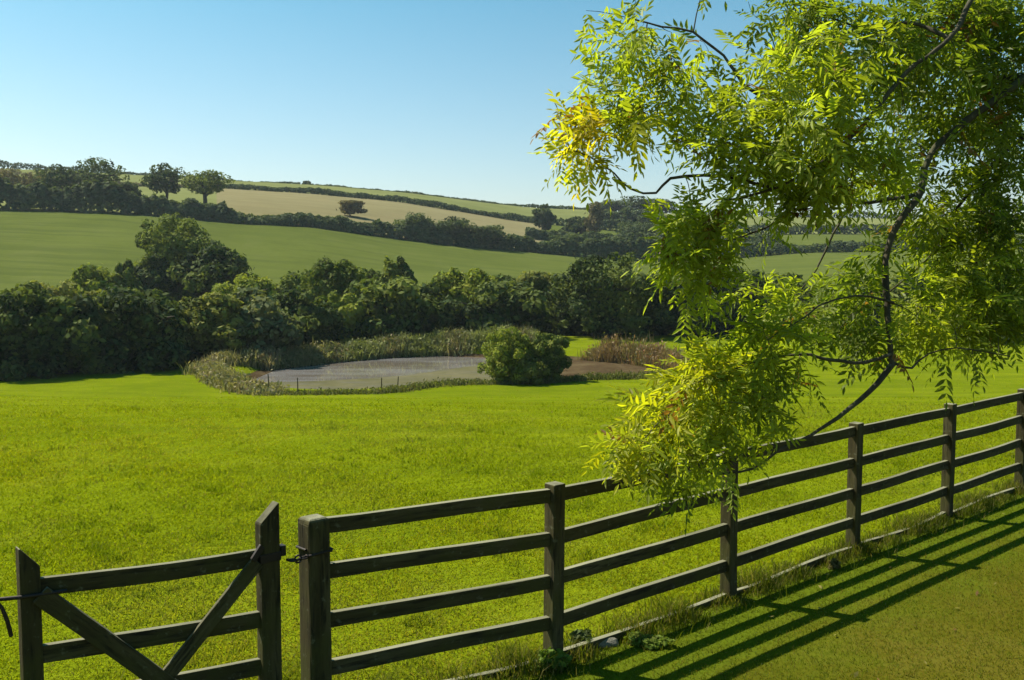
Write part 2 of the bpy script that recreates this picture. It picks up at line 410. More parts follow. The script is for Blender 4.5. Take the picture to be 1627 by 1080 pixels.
def post(name, xy, w, h, parent, style="flat", yaw=None, sunk=0.25, depth=None, label=None):
    bm = bmesh.new(); z0 = tz(*xy)
    H = h + sunk; d_ = depth or w
    def topf(vs):
        for v in vs:
            if v.co.z > H / 2 - 0.03:
                if style == "weather": v.co.z += 0.015 * (1 - abs(v.co.x) / (w / 2)) - 0.004
    bevel_box(bm, w, d_, H, Matrix.Identity(4), 0.008 if style != "dome" else 0.014, top=topf)
    if style == "dome":
        r = bmesh.ops.create_cube(bm, size=1.0, matrix=Matrix.Translation((0, 0, H / 2 + 0.0)) @ Matrix.Diagonal((w * 0.96, d_ * 0.96, 0.05, 1)))
        es = list({e for v in r['verts'] for e in v.link_edges if e.verts[0].co.z > H / 2 and e.verts[1].co.z > H / 2})
        bmesh.ops.bevel(bm, geom=es, offset=0.028, segments=4, profile=0.5, affect='EDGES')
    ed = [e for e in bm.edges if abs((e.verts[0].co - e.verts[1].co).z) > H * 0.6]
    bmesh.ops.subdivide_edges(bm, edges=ed, cuts=7, use_grid_fill=True)
    for v in bm.verts:
        v.co.x += random.uniform(-1, 1) * 0.0015; v.co.y += random.uniform(-1, 1) * 0.0015
    me = bpy.data.meshes.new(name); bm.to_mesh(me); bm.free()
    o = link(name, me, M_POST, parent)
    o.matrix_local = Matrix.Translation(-Vector(parent.location)) @ (Matrix.Translation((float(xy[0]), float(xy[1]), z0 + (h - sunk) / 2)) @ Matrix.Rotation(FA if yaw is None else yaw, 4, 'Z') @ Matrix.Rotation(random.uniform(-.006, .006), 4, 'X') @ Matrix.Rotation(random.uniform(-.008, .008), 4, 'Y'))
    if label: o["label"] = label
    return o

fence = empty("wooden_fence", (*fpos(0), 0))
tag(fence, "dark weathered four rail wooden fence running between pasture and lawn", "fence")
NB = 9
RAILS = (1.135, 0.855, 0.575, 0.295)
for k in range(0, NB + 1):
    p = fpos(k)
    if k == 0: post("post", p, 0.135, 1.17, fence, "dome", label="thick fence post with a rounded top beside the gate")
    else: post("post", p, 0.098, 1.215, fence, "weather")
for k in range(NB):
    a, b = fpos(k), fpos(k + 1)
    ga, gb = (0.062 if k == 0 else 0.047), 0.047
    a2 = a + FD * ga; b2 = b - FD * gb
    za, zb = tz(*a), tz(*b)
    for h in RAILS:
        j1, j2 = random.uniform(-.008, .008), random.uniform(-.008, .008)
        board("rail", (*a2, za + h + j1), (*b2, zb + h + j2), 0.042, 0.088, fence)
    off = FN * 0.0
    board("kick_board", (*(a2), za + 0.012), (*(b2), zb + 0.012), 0.04, 0.12, fence, sag=.012)

# ------------------------------------------------------------------ gate (slightly ahead of the fence line's end)
def gpos(t): return fpos(-t)
GS, GE = t_at_px(425, 1.1), t_at_px(46, 1.0)
print("gate", GS, GE, gpos(GE))           # latch stile, hinge stile in bay units from the thick post
gate = empty("wooden_gate", (*gpos(GE), 0))
tag(gate, "dark wooden gate with crossed braces and pointed stiles at the fence end", "gate")
def stile(name, t, h, w, slope_to):
    """gate stile with a slanted top"""
    bm = bmesh.new(); H = h - 0.06
    def topf(vs):
        for v in vs:
            if v.co.z > H / 2 - 0.03:
                v.co.z -= max(0, (0.5 + slope_to * v.co.x / w) - 0.30) * 0.15
    bevel_box(bm, w, 0.07, H, Matrix.Identity(4), 0.006, top=topf)
    me = bpy.data.meshes.new(name); bm.to_mesh(me); bm.free()
    o = link(name, me, M_POST, gate); p = gpos(t)
    o.matrix_local = Matrix.Translation(-Vector(gate.location)) @ Matrix.Translation((float(p[0]), float(p[1]), 0.06 + H / 2)) @ Matrix.Rotation(FA, 4, 'Z')
    return o
stile("stile", GS, 1.30, 0.115, -1)
stile("stile", GE, 1.225, 0.095, 1)
def gp(t, z, off=0.0):
    p = gpos(t) + FN * off; return (float(p[0]), float(p[1]), z)
e1 = GS + 0.058 / BAY; e2 = GE - 0.048 / BAY
for z0, z1 in ((1.01, 1.0), (0.665, 0.655), (0.395, 0.385), (0.14, 0.13)):
    board("gate_rail", gp(e2, z0), gp(e1, z1), 0.036, 0.092, gate)
board("brace", gp(e2 - 0.0, 0.985, 0.036), gp(GE - .565, 0.12, 0.036), 0.034, 0.095, gate)
board("brace", gp(e1 + 0.012, 0.985, 0.034), gp(GS + .535, 0.14, 0.034), 0.030, 0.078, gate)
# ironwork
def tube_np(pts, rad, sides=6):
    pts = np.asarray(pts, float); n = len(pts); rad = np.broadcast_to(np.asarray(rad, float), (n,))
    tan = np.gradient(pts, axis=0); tan /= np.linalg.norm(tan, axis=1)[:, None] + 1e-9
    ref = np.array([0.13, 0.29, 0.95]); 
    u = np.cross(tan, ref); u /= np.linalg.norm(u, axis=1)[:, None] + 1e-9
    w = np.cross(tan, u)
    a = np.linspace(0, 2 * np.pi, sides, endpoint=False)
    V = pts[:, None, :] + rad[:, None, None] * (np.cos(a)[None, :, None] * u[:, None, :] + np.sin(a)[None, :, None] * w[:, None, :])
    i = np.arange(n - 1)[:, None] * sides; j = np.arange(sides)[None]; jn = (j + 1) % sides
    F = np.stack([i + j, i + jn, i + sides + jn, i + sides + j], -1).reshape(-1, 4)
    return V.reshape(-1, 3), F
def merge(parts):
    Vs, Fs, o = [], [], 0
    for V, F in parts:
        Vs.append(V); Fs.append(F + o); o += len(V)
    return np.concatenate(Vs), np.concatenate(Fs)
def iron_part(name, parts, parent):
    V, F = merge(parts); L = np.array(parent.location)
    return link(name, np_mesh(name, V - L, F, True), M_IRON, parent)
def arc(c, r, axis_u, axis_v, a0, a1, n=20):
    a = np.linspace(a0, a1, n); return c + r * (np.cos(a)[:, None] * axis_u + np.sin(a)[:, None] * axis_v)
U3 = np.array([FD[0], FD[1], 0]); N3 = np.array([FN[0], FN[1], 0]); Z3 = np.array([0, 0, 1.0])
cA = np.array([*fpos(0), 0.99])
sq = [cA + U3 * sx * 0.078 + N3 * sy * 0.078 + Z3 * (0.004 * i) for i, (sx, sy) in enumerate(((-1, 0.6), (-0.9, 0.95), (0.9, 0.95), (1, 0.8), (1, -0.8), (0.9, -1), (-0.9, -1), (-1, -0.8), (-1, 0.6)))]
link_pts = [cA - U3 * 0.078 + N3 * 0.05, cA - U3 * 0.14 + N3 * 0.05 - Z3 * 0.012, cA - U3 * 0.20 + N3 * 0.05 + Z3 * 0.004]
chain = [tube_np(sq, 0.008), tube_np(link_pts, 0.008)]
for s in range(3):
    c = cA - U3 * (0.095 + 0.035 * s) + N3 * 0.05 - Z3 * 0.006
    chain.append(tube_np(arc(c, 0.021, U3, Z3 if s % 2 else N3, 0, 2 * np.pi, 14), 0.0055))
iron_part("chain", chain, gate)
cS = np.array([*gpos(GS), 1.0])
for nm, dims, off_, ry in (("latch_strap", (0.124, 0.08, 0.05), 0 * U3, 0), ("latch_keeper", (0.03, 0.05, 0.06), U3 * 0.085 + Z3 * 0.02, 0), ("latch_lever", (0.09, 0.02, 0.035), -U3 * 0.075 + N3 * 0.03 + Z3 * 0.04, -0.9)):
    bm = bmesh.new()
    bevel_box(bm, *dims, Matrix.Translation(Vector(cS + off_ - np.array(gate.location))) @ Matrix.Rotation(FA, 4, 'Z') @ Matrix.Rotation(ry, 4, 'Y'), 0.004)
    me = bpy.data.meshes.new(nm); bm.to_mesh(me); bm.free(); link(nm, me, M_IRON, gate)
hz = 0.985
iron_part("hinge", [tube_np([gp(GE - 0.10, hz, 0.045), gp(GE + 0.03, hz, 0.045), gp(GE + 0.075, hz, 0.03), gp(GE + 0.1, hz, 0.02)], 0.011)], gate)
# hanging post at the left edge with a slack chain end
GH = GE + 0.163
hp = empty("gate_post", (*gpos(GH), 0))
tag(hp, "dark wooden hanging post at the hinge side of the gate", "post")
post("shaft", gpos(GH), 0.135, 1.15, hp, "dome")
iron_part("chain", [tube_np([gp(GH - .06, 1.0, 0.05), gp(GH - .08, 0.95, 0.06), gp(GH - .093, 0.88, 0.06), gp(GH - .103, 0.80, 0.05)], 0.010)], hp)

# ------------------------------------------------------------------ leaf-cloud foliage
def quads(C, Nrm, size, aspect=0.55, twist=None):
    n = len(C)
    Nrm = Nrm / (np.linalg.norm(Nrm, axis=1)[:, None] + 1e-9)
    r = R.normal(size=(n, 3)); u = np.cross(Nrm, r); u /= np.linalg.norm(u, axis=1)[:, None] + 1e-9
    v = np.cross(Nrm, u); s = np.broadcast_to(size, (n,))[:, None]
    V = np.stack([C - u * s, C - v * s * aspect + Nrm * s * 0.12, C + u * s, C + v * s * aspect - Nrm * s * 0.1], 1).reshape(-1, 3)
    F = np.arange(n * 4).reshape(n, 4)
    return V, F
def crown_mesh(name, W, D, H, n, base, leaf, lobes=30, hue=None, flat=0.0, open_=0.0, rs=None, lobe_r=(0.16, 0.30)):
    """leaf clumps spread over many lobes; crown sits from z=0 to z=H"""
    g = np.random.default_rng(rs)
    th = g.uniform(0, 2 * np.pi, lobes); zc = g.uniform(-0.95, 0.95, lobes)
    rr = np.sqrt(1 - np.where(zc < 0, (0.55 if flat < 0 else 1.0) * zc, zc) ** 2) * g.uniform(0.55, 1.05, lobes)
    lr = g.uniform(*lobe_r, lobes)
    wide = np.where(zc < 0, 1 - flat * (-zc), 1)
    k = 1 - 0.75 * lr
    c = np.stack([rr * np.cos(th) * k * wide, rr * np.sin(th) * k * wide, zc * (1 - lr * 0.8)], 1)
    # one broad core so it is not a ring of balls
    c = np.concatenate([c, [[0, 0, 0], [0.1, 0, 0.15], [-0.12, 0.05, -0.2]]]); lr = np.concatenate([lr, [0.62, 0.5, 0.55]])
    lt = g.normal(0, 1, len(lr))
    p = lr ** 2; p /= p.sum()
    idx = g.choice(len(lr), n, p=p)
    d = g.normal(size=(n, 3)); d /= np.linalg.norm(d, axis=1)[:, None]
    rad = lr[idx] * (g.uniform(0.55, 1.0, n) ** 0.5) * (1 + g.normal(0, 0.08, n)) * np.where(g.random(n) < .05, g.uniform(1.1, 1.4, n), 1.0)
    P = c[idx] + d * rad[:, None]
    # remove what is buried
    dist = np.stack([np.linalg.norm(P - c[j], axis=1) / lr[j] for j in range(len(lr))], 1)
    deep = dist.min(1) < 0.55
    keep = ~deep | (g.random(n) < 0.25)
    if open_ > 0: keep &= ~((np.sin(P[:, 0] * 7 + rs) * np.sin(P[:, 2] * 9 + rs * 2) * np.sin(P[:, 1] * 8) > 0.15 - 0 * open_) & (g.random(n) < open_))
    P, d, idx = P[keep], d[keep], idx[keep]
    P[:, 2] = (P[:, 2] + 1) * (2 / (np.percentile(P[:, 2], 99.6) + 1)) - 1
    P[:, :2] /= max(1.0, np.percentile(np.abs(P[:, 0]), 99.0))
    S = np.array([W / 2, D / 2, H / 2]); Pw = P * S + np.array([0, 0, H / 2])
    nr = d / S * S.mean() + g.normal(0, 0.55, d.shape) + np.array([0, 0, 0.25])
    size = leaf * g.uniform(0.6, 1.35, len(Pw))
    V, F = quads(Pw, nr, size)
    b = np.array(base)
    t = 1 + 0.13 * lt[idx] + g.normal(0, 0.16, len(idx)); t = np.clip(t, 0.5, 1.7)
    colr = b[None] * t[:, None]
    colr *= 1 + g.normal(0, 0.05, colr.shape)
    if hue is not None:
        m = np.clip(0.45 * lt[idx] + g.normal(0, 0.25, len(idx)) + 0.3, 0, 1)[:, None]
        colr = colr * (1 - m) + np.array(hue)[None] * m
    return np_mesh(name, V, F, False, np.repeat(np.clip(colr, 0.004, 1), 4, 0))
def trunk_mesh(name, H, r, Hc, W, seed, sink=0.4):
    g = np.random.default_rng(seed); parts = []
    n = 8; zz = np.linspace(-sink, H, n)
    pts = np.stack([0.05 * W * np.sin(zz / max(H, .1) * 2 + seed), 0.03 * W * np.cos(zz * 1.3 / max(H, .1) + seed), zz], 1)
    pts[:, :2] -= pts[0, :2]
    rad = r * np.linspace(1.25, 0.6, n); rad[0] *= 1.25
    parts.append(tube_np(pts, rad, 8))
    for i in range(6):
        a = g.uniform(0, 6.28); L = W * g.uniform(.22, .42); up = Hc * g.uniform(.08, .26)
        s0 = pts[g.integers(n - 4, n)]
        u = np.linspace(0, 1, 6)[:, None]
        q = s0 + np.array([math.cos(a) * L, math.sin(a) * L, 0]) * u + np.array([0, 0, up]) * (u ** 0.8) + g.normal(0, 0.04 * L, (6, 3)) * u
        parts.append(tube_np(q, r * np.linspace(.5, .12, 6), 6))
    return np_mesh(name, *merge(parts), True)

COLS = dict(
    dark=((0.048, 0.068, 0.024), (0.125, 0.148, 0.036)),
    mid=((0.085, 0.112, 0.028), (0.185, 0.205, 0.042)),
    olive=((0.125, 0.140, 0.036), (0.230, 0.228, 0.052)),
    lime=((0.150, 0.180, 0.028), (0.270, 0.285, 0.042)),
    grey=((0.110, 0.128, 0.056), (0.180, 0.188, 0.078)),
    brown=((0.145, 0.120, 0.056), (0.185, 0.150, 0.062)),
    far=((0.060, 0.080, 0.036), (0.110, 0.130, 0.048)),
)
SEED = [100]
def tree(name, px, Y, top_py, wpx, colour, label, group=None, cat="tree", trunk_frac=0.12, leaf=0.24, n=5200, flat=0.2, open_=0.0, lobes=30, lobe_r=(0.16, 0.30), depth=0.9):
    SEED[0] += 1; sd = SEED[0]
    X = (px - CX) / FPX * Y; z = tz(X, Y)
    X = (px - CX) / FPX * (Y * math.cos(PITCH) - (z - CAM[2]) * math.sin(PITCH))
    ztop = at(px, top_py, Y)[2]; H = max(ztop - z, 0.8); W = wpx / FPX * Y
    root = empty(name, (X, Y, z)); tag(root, label, cat, group)
    b, h = COLS[colour]
    th = H * trunk_frac
    Hc = H - th
    cr = crown_mesh("crown", W, W * depth, Hc, n, b, leaf, lobes, h, flat, open_, sd, lobe_r)
    link("crown", cr, M_TREE, root, (0, 0, th if flat >= 0 else -0.10 * H))
    if cat == "tree":
        link("trunk", trunk_mesh("trunk", th + Hc * 0.45, max(0.10, W * 0.032), Hc, W, sd), M_TRUNK, root)
    else:
        link("stem", trunk_mesh("stem", th + Hc * 0.3, max(0.04, W * 0.02), Hc, W, sd), M_TRUNK, root)
    return root
G1 = "trees and bushes of the valley row beyond the pasture"
VALLEY = [
 # px, Y, top, width, colour, label
 (-85, 63, 440, 170, "dark", "dark bushy tree cut by the left edge of the pasture row"),
 (22, 63.5, 437, 150, "dark", "tall dark tree at the left end of the valley tree row"),
 (112, 65, 462, 135, "dark", "dark rounded tree second from the left in the valley row"),
 (160, 71, 455, 110, "olive", "olive brown bush between the two dark trees at the left end"),
 (238, 68, 446, 165, "dark", "wide dark tree with green top standing left of the pond"),
 (325, 71, 458, 150, "olive", "broad olive topped bush behind the left tip of the pond bank"),
 (402, 73, 452, 130, "grey", "grey green sloping willow bush above the left pond bank"),
 (472, 80, 455, 120, "dark", "dark rounded bush where the pond bank meets the tree row"),
 (540, 84, 462, 85, "lime", "pale green bush in front of the dark crowns behind the pond"),
 (532, 91, 400, 130, "mid", "tall tree with dark upper crown behind the pale green bush"),
 (612, 87, 434, 150, "mid", "wide mid green tree directly behind the far pond water"),
 (628, 99, 400, 62, "mid", "small tufted treetop poking above the row against the hill"),
 (685, 89, 448, 120, "dark", "dark low tree right of the wide mid green tree"),
 (738, 92, 418, 120, "lime", "yellowish green tree in the middle of the valley row"),
 (805, 89, 442, 140, "dark", "broad dark tree right behind the pond shrub"),
 (852, 96, 424, 110, "olive", "olive leafy treetops left of the big round dark tree"),
 (905, 94, 455, 110, "dark", "low dark filler tree at the foot of the round dark tree"),
 (968, 91, 397, 168, "dark", "big round dome shaped dark tree right of the pond"),
 (1075, 93, 430, 125, "dark", "dark tree behind the hanging yellow green ash spray"),
 (1160, 93, 412, 130, "dark", "dark tree just right of the hanging ash spray"),
 (1258, 93, 428, 145, "mid", "mid green tree seen between ash leaves beneath the bright hill field"),
 (1350, 94, 435, 140, "dark", "dark tree left of the drooping ash limb"),
 (1452, 93, 425, 150, "mid", "mid green tree right of the drooping ash limb"),
 (1560, 91, 420, 160, "dark", "dark tree behind dense ash leaves at the field corner"),
 (1690, 89, 415, 180, "dark", "dark tree cut by the right edge of the field row"),
 (278, 118, 344, 142, "mid", "tallest valley tree standing out against the left hill field"),
 (338, 114, 388, 130, "dark", "dark sloping tree joined to the right of the tallest tree"),
 (243, 113, 408, 95, "dark", "lower dark tree tucked left under the tallest tree"),
 (148, 103, 413, 95, "lime", "yellow green bush against the hill left of the tallest tree"),
 (202, 104, 405, 52, "mid", "narrow green bush touching the left of the tallest tree"),
 (75, 92, 440, 110, "olive", "olive bush showing over the dark trees at the left end"),
 (392, 98, 430, 110, "lime", "light green bush below the right foot of the tallest tree"),
 (462, 101, 428, 95, "mid", "mid green bush between the light green bush and the tall dark crown"),
 (580, 103, 418, 80, "mid", "green treetop right of the tall dark upper crown"),
 (790, 103, 432, 90, "mid", "mid green treetop over the middle of the valley row"),
]
for i, (px, Y, top, w, c, lab) in enumerate(VALLEY):
    tall = "tree" in lab
    back = Y > 110
    kind = i % 4
    tree("valley_tree" if tall else "valley_bush", px, Y, top - (0 if back else (14 if w == 168 else 8)), w * (1.02 if back else 1.2), c, lab, G1, "tree" if tall else "bush", 0.16 if back else 0.05,
         leaf=(0.20, 0.16, 0.25, 0.18)[kind] + 0.0006 * Y, n=(9000, 12000, 7500, 10500)[kind], flat=0.0 if back else -0.1, lobes=(40, 70, 30, 55)[kind], lobe_r=((.12, .30), (.08, .22), (.16, .34), (.08, .30))[kind])
def understory():
    g = np.random.default_rng(77); n = 26000
    px = g.uniform(-300, 1900, n); Y = np.interp(px, PXG, GY[5]) + g.uniform(1.0, 6.0, n); X = (px - CX) / FPX * Y
    h = (1.5 + .6 * np.sin(px * .06) + .4 * np.sin(px * .19)) * g.uniform(0, 1, n) ** .7
    P = np.stack([X, Y, terrain(X, Y) + h], 1); nr = g.normal(0, 1, (n, 3)) + np.array([0, -.4, .5])
    V, F = quads(P, nr, g.uniform(.15, .35, n), .6)
    c = np.array([[.05, .068, .02]]) * (1 + g.normal(0, .25, n))[:, None]
    tag(link("undergrowth", np_mesh("undergrowth", V, F, False, np.repeat(np.clip(c, .004, 1), 4, 0)), M_TREE), "dark undergrowth at the feet of the valley trees", "undergrowth", kind="stuff")
understory()
G2 = "hedgerow trees on the hill"
FAR = [
 (95, 226, 262, 62, "far", "thin crowned tree leftmost of the four hilltop hedge trees", 0.25, .55),
 (157, 227, 250, 84, "far", "highest airy tree on the left hilltop hedge", 0.22, .5),
 (262, 236, 262, 62, "far", "airy hilltop tree left of the umbrella crowned tree", 0.22, .5),
 (325, 234, 271, 84, "mid", "umbrella crowned hilltop tree with bare trunk beside the tan field", 0.42, .25),
]
for px, Y, top, w, c, lab, tf, op in FAR:
    tree("hilltop_tree", px, Y, top, w * 1.22, c, lab, G2, "tree", tf, leaf=0.36, n=3200, flat=0.5, open_=op, lobes=26)
FARB = [
 (28, 262, 268, 90, "brown", "brownish bush on the skyline hedge at the far left"),
 (205, 232, 290, 50, "far", "bush at the foot of the highest hilltop tree"),
 (558, 262, 318, 50, "brown", "brown bush standing in the tan stubble field"),
 (665, 231, 338, 70, "far", "dark rounded bush rising from the hedge below the tan field"),
 (712, 232, 346, 90, "far", "wide dark bush in the hedge under the tan field's right half"),
 (775, 233, 358, 80, "far", "dark bush lower in the hedge toward its right end"),
 (862, 300, 326, 44, "far", "dark tree standing at the right end of the tan field"),
 (905, 262, 372, 80, "far", "bush at the left of the dark hedge behind the round dome tree"),
 (985, 258, 376, 90, "far", "wide bush in the dark hedge behind the round dome tree"),
 (1045, 256, 384, 80, "far", "dark bush at the right of the hedge behind the dome tree"),
 (945, 292, 322, 34, "brown", "slender brown tree on the right hillside before the far wood"),
 (920, 300, 345, 60, "far", "small bush left of the slender brown tree"),
 (1010, 290, 352, 80, "far", "bush below the far wood on the right hillside"),
 (1165, 262, 366, 70, "far", "dark bush seen through ash leaves left of the bright hill field"),
 (1215, 268, 372, 60, "far", "small dark bush beside the bright hill field between ash leaves"),
 (1440, 275, 362, 60, "far", "dark bush seen past the bend of the drooping ash limb"),
 (965, 425, 319, 64, "far", "left tree of the dark wood on the right skyline"),
 (1000, 425, 312, 86, "far", "highest middle tree of the dark wood on the right skyline"),
 (1042, 425, 316, 80, "far", "right tree of the dark wood on the right skyline"),
 (968, 345, 334, 50, "far", "front left tree of the dark wood on the right hillside"),
 (1003, 350, 330, 56, "far", "front middle tree of the dark wood on the right hillside"),
 (1040, 345, 335, 60, "far", "front right tree of the dark wood on the right hillside"),
 (1082, 340, 342, 60, "far", "lower tree at the right edge of the dark wood"),
 (488, 432, 288, 14, "far", "tiny lone bush on the skyline above the tan field"),
]
for px, Y, top, w, c, lab in FARB:
    big = "tree" in lab
    tree("hill_tree" if big else "hill_bush", px, Y, top, w * 1.1, c, lab, "bushes and trees of the far hedges", "tree" if big else "bush", 0.06, leaf=0.42 if Y < 300 else 0.6, n=2200, flat=0.0, lobes=18)

# hedges following the field boundaries
def hedge(name, row, pxa, pxb, hpx, label, colour="far", off=0.0, n=9000, leaf=0.42, depth=2.5, gaps=None):
    SEED[0] += 1; g = np.random.default_rng(SEED[0])
    px = g.uniform(pxa, pxb, n)
    Yb = np.array([np.interp(px, PXG, GY[row])])[0] + off
    bump = 0.80 + 0.10 * np.sin(px * 0.083 + SEED[0] + 2 * np.sin(px * .021)) + 0.10 * np.sin(px * 0.037 + 2) + 0.06 * np.sin(px * 0.31 + 3 * np.sin(px * .05))
    hh = np.interp(px, *hpx) / FPX * Yb * bump * 1.15
    a = g.uniform(0, 1, n); ang = g.uniform(0, np.pi, n)
    r = g.uniform(.8, 1.03, n)
    Y = Yb + np.cos(ang) * depth * r; zoff = np.sin(ang) ** 0.7 * hh * r
    X = (px - CX) / FPX * Y
    P = np.stack([X, Y, terrain(X, Y) + zoff], 1)
    nr = np.stack([g.normal(0, .5, n), np.cos(ang) + g.normal(0, .5, n), np.sin(ang) + g.normal(0, .5, n) + .2], 1)
    o = P.mean(0); o[2] = float(terrain([o[0]], [o[1]])[0])
    V, F = quads(P - o, nr, leaf * g.uniform(.6, 1.35, n), 0.7)
    b, h = COLS[colour]
    m = np.clip(0.3 + 0.25 * np.sin(px * 0.05) + g.normal(0, .25, n), 0, 1)[:, None]
    c = (np.array(b) * (1 - m) + np.array(h) * m) * (1 + g.normal(0, .15, n))[:, None]
    ob = link(name, np_mesh(name, V, F, False, np.repeat(np.clip(c, .004, 1), 4, 0)), M_TREE, None, o)
    return tag(ob, label, "hedge", "hedges on the hillside")
hedge("field_hedge", 7, -340, 362, ([-300, 0, 200, 300, 362], [46, 46, 42, 26, 26]), "tall dark hedge along the top of the left hill field under the hilltop trees", n=16000, leaf=.5)
hedge("field_hedge", 7, 362, 655, ([362, 420, 520, 655], [22, 14, 20, 26]), "low dark hedge along the bottom edge of the tan field", n=8000)
hedge("field_hedge", 7, 650, 1110, ([650, 760, 840, 850, 900, 1100], [26, 28, 20, 14, 30, 34]), "thick dark hedge running down right from the tan field to the dome tree", n=13000, leaf=.48)
hedge("field_hedge", 7, 1110, 1800, ([1110, 1300, 1800], [26, 14, 20]), "dark hedge above the bright hill field seen between ash leaves", n=9000)
hedge("ridge_hedge", 8, 350, 870, ([350, 600, 870], [8, 9, 9]), "thin hedge along the upper edge of the tan field", n=9000, leaf=.4, depth=1.5)
hedge("ridge_hedge", 8, -340, 350, ([-300, 0, 100, 350], [12, 14, 8, 5]), "hedge behind the hilltop trees at the far left", "brown", n=7000, leaf=.4, depth=1.5)
hedge("ridge_hedge", 8, 866, 1700, ([866, 1000, 1700], [12, 18, 12]), "dark hedge across the right hillside beneath the far wood", n=9000, leaf=.5, depth=1.8)
hedge("skyline_hedge", 9, -340, 480, ([-300, 0, 200, 300, 480], [17, 17, 10, 7, 6]), "left half of the dark hedge along the skyline", n=8000, leaf=.5, depth=1.5)
hedge("skyline_hedge", 9, 486, 1800, ([486, 800, 1000, 1800], [6, 5, 9, 12]), "right part of the dark hedge along the skyline", n=12000, leaf=.5, depth=1.5)
hedge("cross_hedge", 7, 835, 1110, ([835, 950, 1110], [14, 20, 22]), "dark hedge halfway up the right hillside above the dome tree", off=38, n=7000, leaf=.45)

# ------------------------------------------------------------------ pond surroundings
def strip_plants(name, pxpts, hgt, n, cols, label, cat, leaf=(0.07, 0.22), width=1.6, mat=M_SCRUB, upright=0.6, lump=0.5, reed=.45):
    """rough growth along a line of points on the ground (photo px, py with py on the local ground)"""
    SEED[0] += 1; g = np.random.default_rng(SEED[0])
    P = np.array([on_z(x, y, POND_Z + 0.35) for x, y in pxpts])
    seg = np.linalg.norm(np.diff(P[:, :2], axis=0), axis=1); cum = np.concatenate([[0], np.cumsum(seg)])
    s = g.uniform(0, cum[-1], n)
    X = np.interp(s, cum, P[:, 0]); Y = np.interp(s, cum, P[:, 1])
    w = np.clip(g.normal(0, .5, n), -1, 1)
    Y = Y + w * width; X = X + g.normal(0, .3, n)
    # tussocks
    lum = 0.55 + 1.35 * lump * (0.5 * np.sin(s * 2.1 + 3 * np.sin(Y * 1.3)) * np.sin(Y * 1.7 + s) + 0.3 * np.sin(s * 5.3 + Y * 3))
    H = np.interp(s / cum[-1], np.linspace(0, 1, len(hgt)), hgt) * .85 * np.clip(lum + .25, .2, 1.4)
    z = terrain(X, Y); keep = poly_sd(X, Y, POND) > 0.1
    X, Y, H, z, s = X[keep], Y[keep], H[keep], z[keep], s[keep]; n = len(X)
    hh = H * g.uniform(0, 1, n) ** 0.6
    Pt = np.stack([X, Y, z + hh], 1)
    nr = np.stack([g.normal(0, 1, n), g.normal(0, 1, n) - .3, g.normal(0, .5, n) + upright], 1)
    o = Pt.mean(0); o[2] = float(terrain([o[0]], [o[1]])[0])
    q = g.random(n) < reed
    V1, F1 = quads(Pt[~q] - o, nr[~q], g.uniform(*leaf, (~q).sum()) * .8, 0.4)
    B = np.stack([X, Y, z], 1)[q] - o; m = len(B); an = g.uniform(0, 6.28, m); wd = np.stack([np.cos(an), np.sin(an), 0 * an], 1) * g.uniform(.018, .05, m)[:, None]
    tp = B + np.stack([g.normal(0, .22, m), g.normal(0, .22, m), np.ones(m)], 1) * (H[q] * g.uniform(.45, 1.25, m))[:, None]
    md = B * .45 + tp * .55 + np.stack([g.normal(0, .05, m), g.normal(0, .05, m), 0.06 * H[q]], 1)
    V2 = np.stack([B - wd, B + wd, md + wd * .7, tp, md - wd * .7], 1).reshape(-1, 3)
    # each blade as a quad and a tip, padded to quads
    k5 = np.arange(m)[:, None] * 5; F2 = np.concatenate([k5 + np.array([[0, 1, 2, 4]]), k5 + np.array([[4, 2, 3, 3]])], 0)
    V2b = np.stack([B - wd, B + wd, md + wd * .7, md - wd * .7, md - wd * .7, md + wd * .7, tp + wd * .1, tp - wd * .1], 1).reshape(-1, 3)
    F2 = np.arange(m * 8).reshape(-1, 4)
    V = np.concatenate([V1, V2b]); F = np.concatenate([F1, F2 + len(V1)])
    c0 = np.array(cols); ci = np.clip((np.sin(s * 1.1) * .5 + .5) * (len(c0) - 1) + g.normal(0, .7, n), 0, len(c0) - 1).astype(int)
    c = c0[ci] * (1 + g.normal(0, .16, n))[:, None]
    cc = np.concatenate([np.repeat(c[~q], 4, 0), np.repeat(c[q] * 1.05, 8, 0)])
    ob = link(name, np_mesh(name, V, F, False, np.clip(cc, .004, 1)), mat, None, o)
    return tag(ob, label, cat, kind="stuff")
def on_ground(px, py):
    d = ray(px, py)
    ts = np.linspace(3, 300, 4000); Pp = CAM[None] + d[None] * ts[:, None]
    below = Pp[:, 2] <= terrain(Pp[:, 0], Pp[:, 1], False)
    i = int(np.argmax(below)) if below.any() else len(ts) - 1
    return Pp[i]
OLV = [(0.19, 0.17, 0.075), (0.25, 0.22, 0.11), (0.13, 0.135, 0.045), (0.30, 0.26, 0.14), (0.20, 0.15, 0.09)]
GRN = [(0.14, 0.155, 0.05), (0.20, 0.21, 0.085), (0.24, 0.24, 0.115), (0.11, 0.115, 0.045), (0.20, 0.16, 0.09)]
RUS = [(0.19, 0.12, 0.06), (0.22, 0.16, 0.085), (0.14, 0.125, 0.055), (0.24, 0.13, 0.07)]
strip_plants("rough_grass", [(330, 588), (338, 600), (360, 612), (395, 620), (440, 624)], [0.6, 0.9, 0.9, 0.7, 0.35], 13000, OLV, "olive rough grass at the left tip of the pond", "rough grass", width=1.5)
strip_plants("bank_scrub", [(318, 590), (370, 582), (430, 577), (520, 570)], [0.8, 1.1, 1.2, 1.1], 17000, OLV, "olive scrub covering the left back bank of the pond", "scrub", width=2.6)
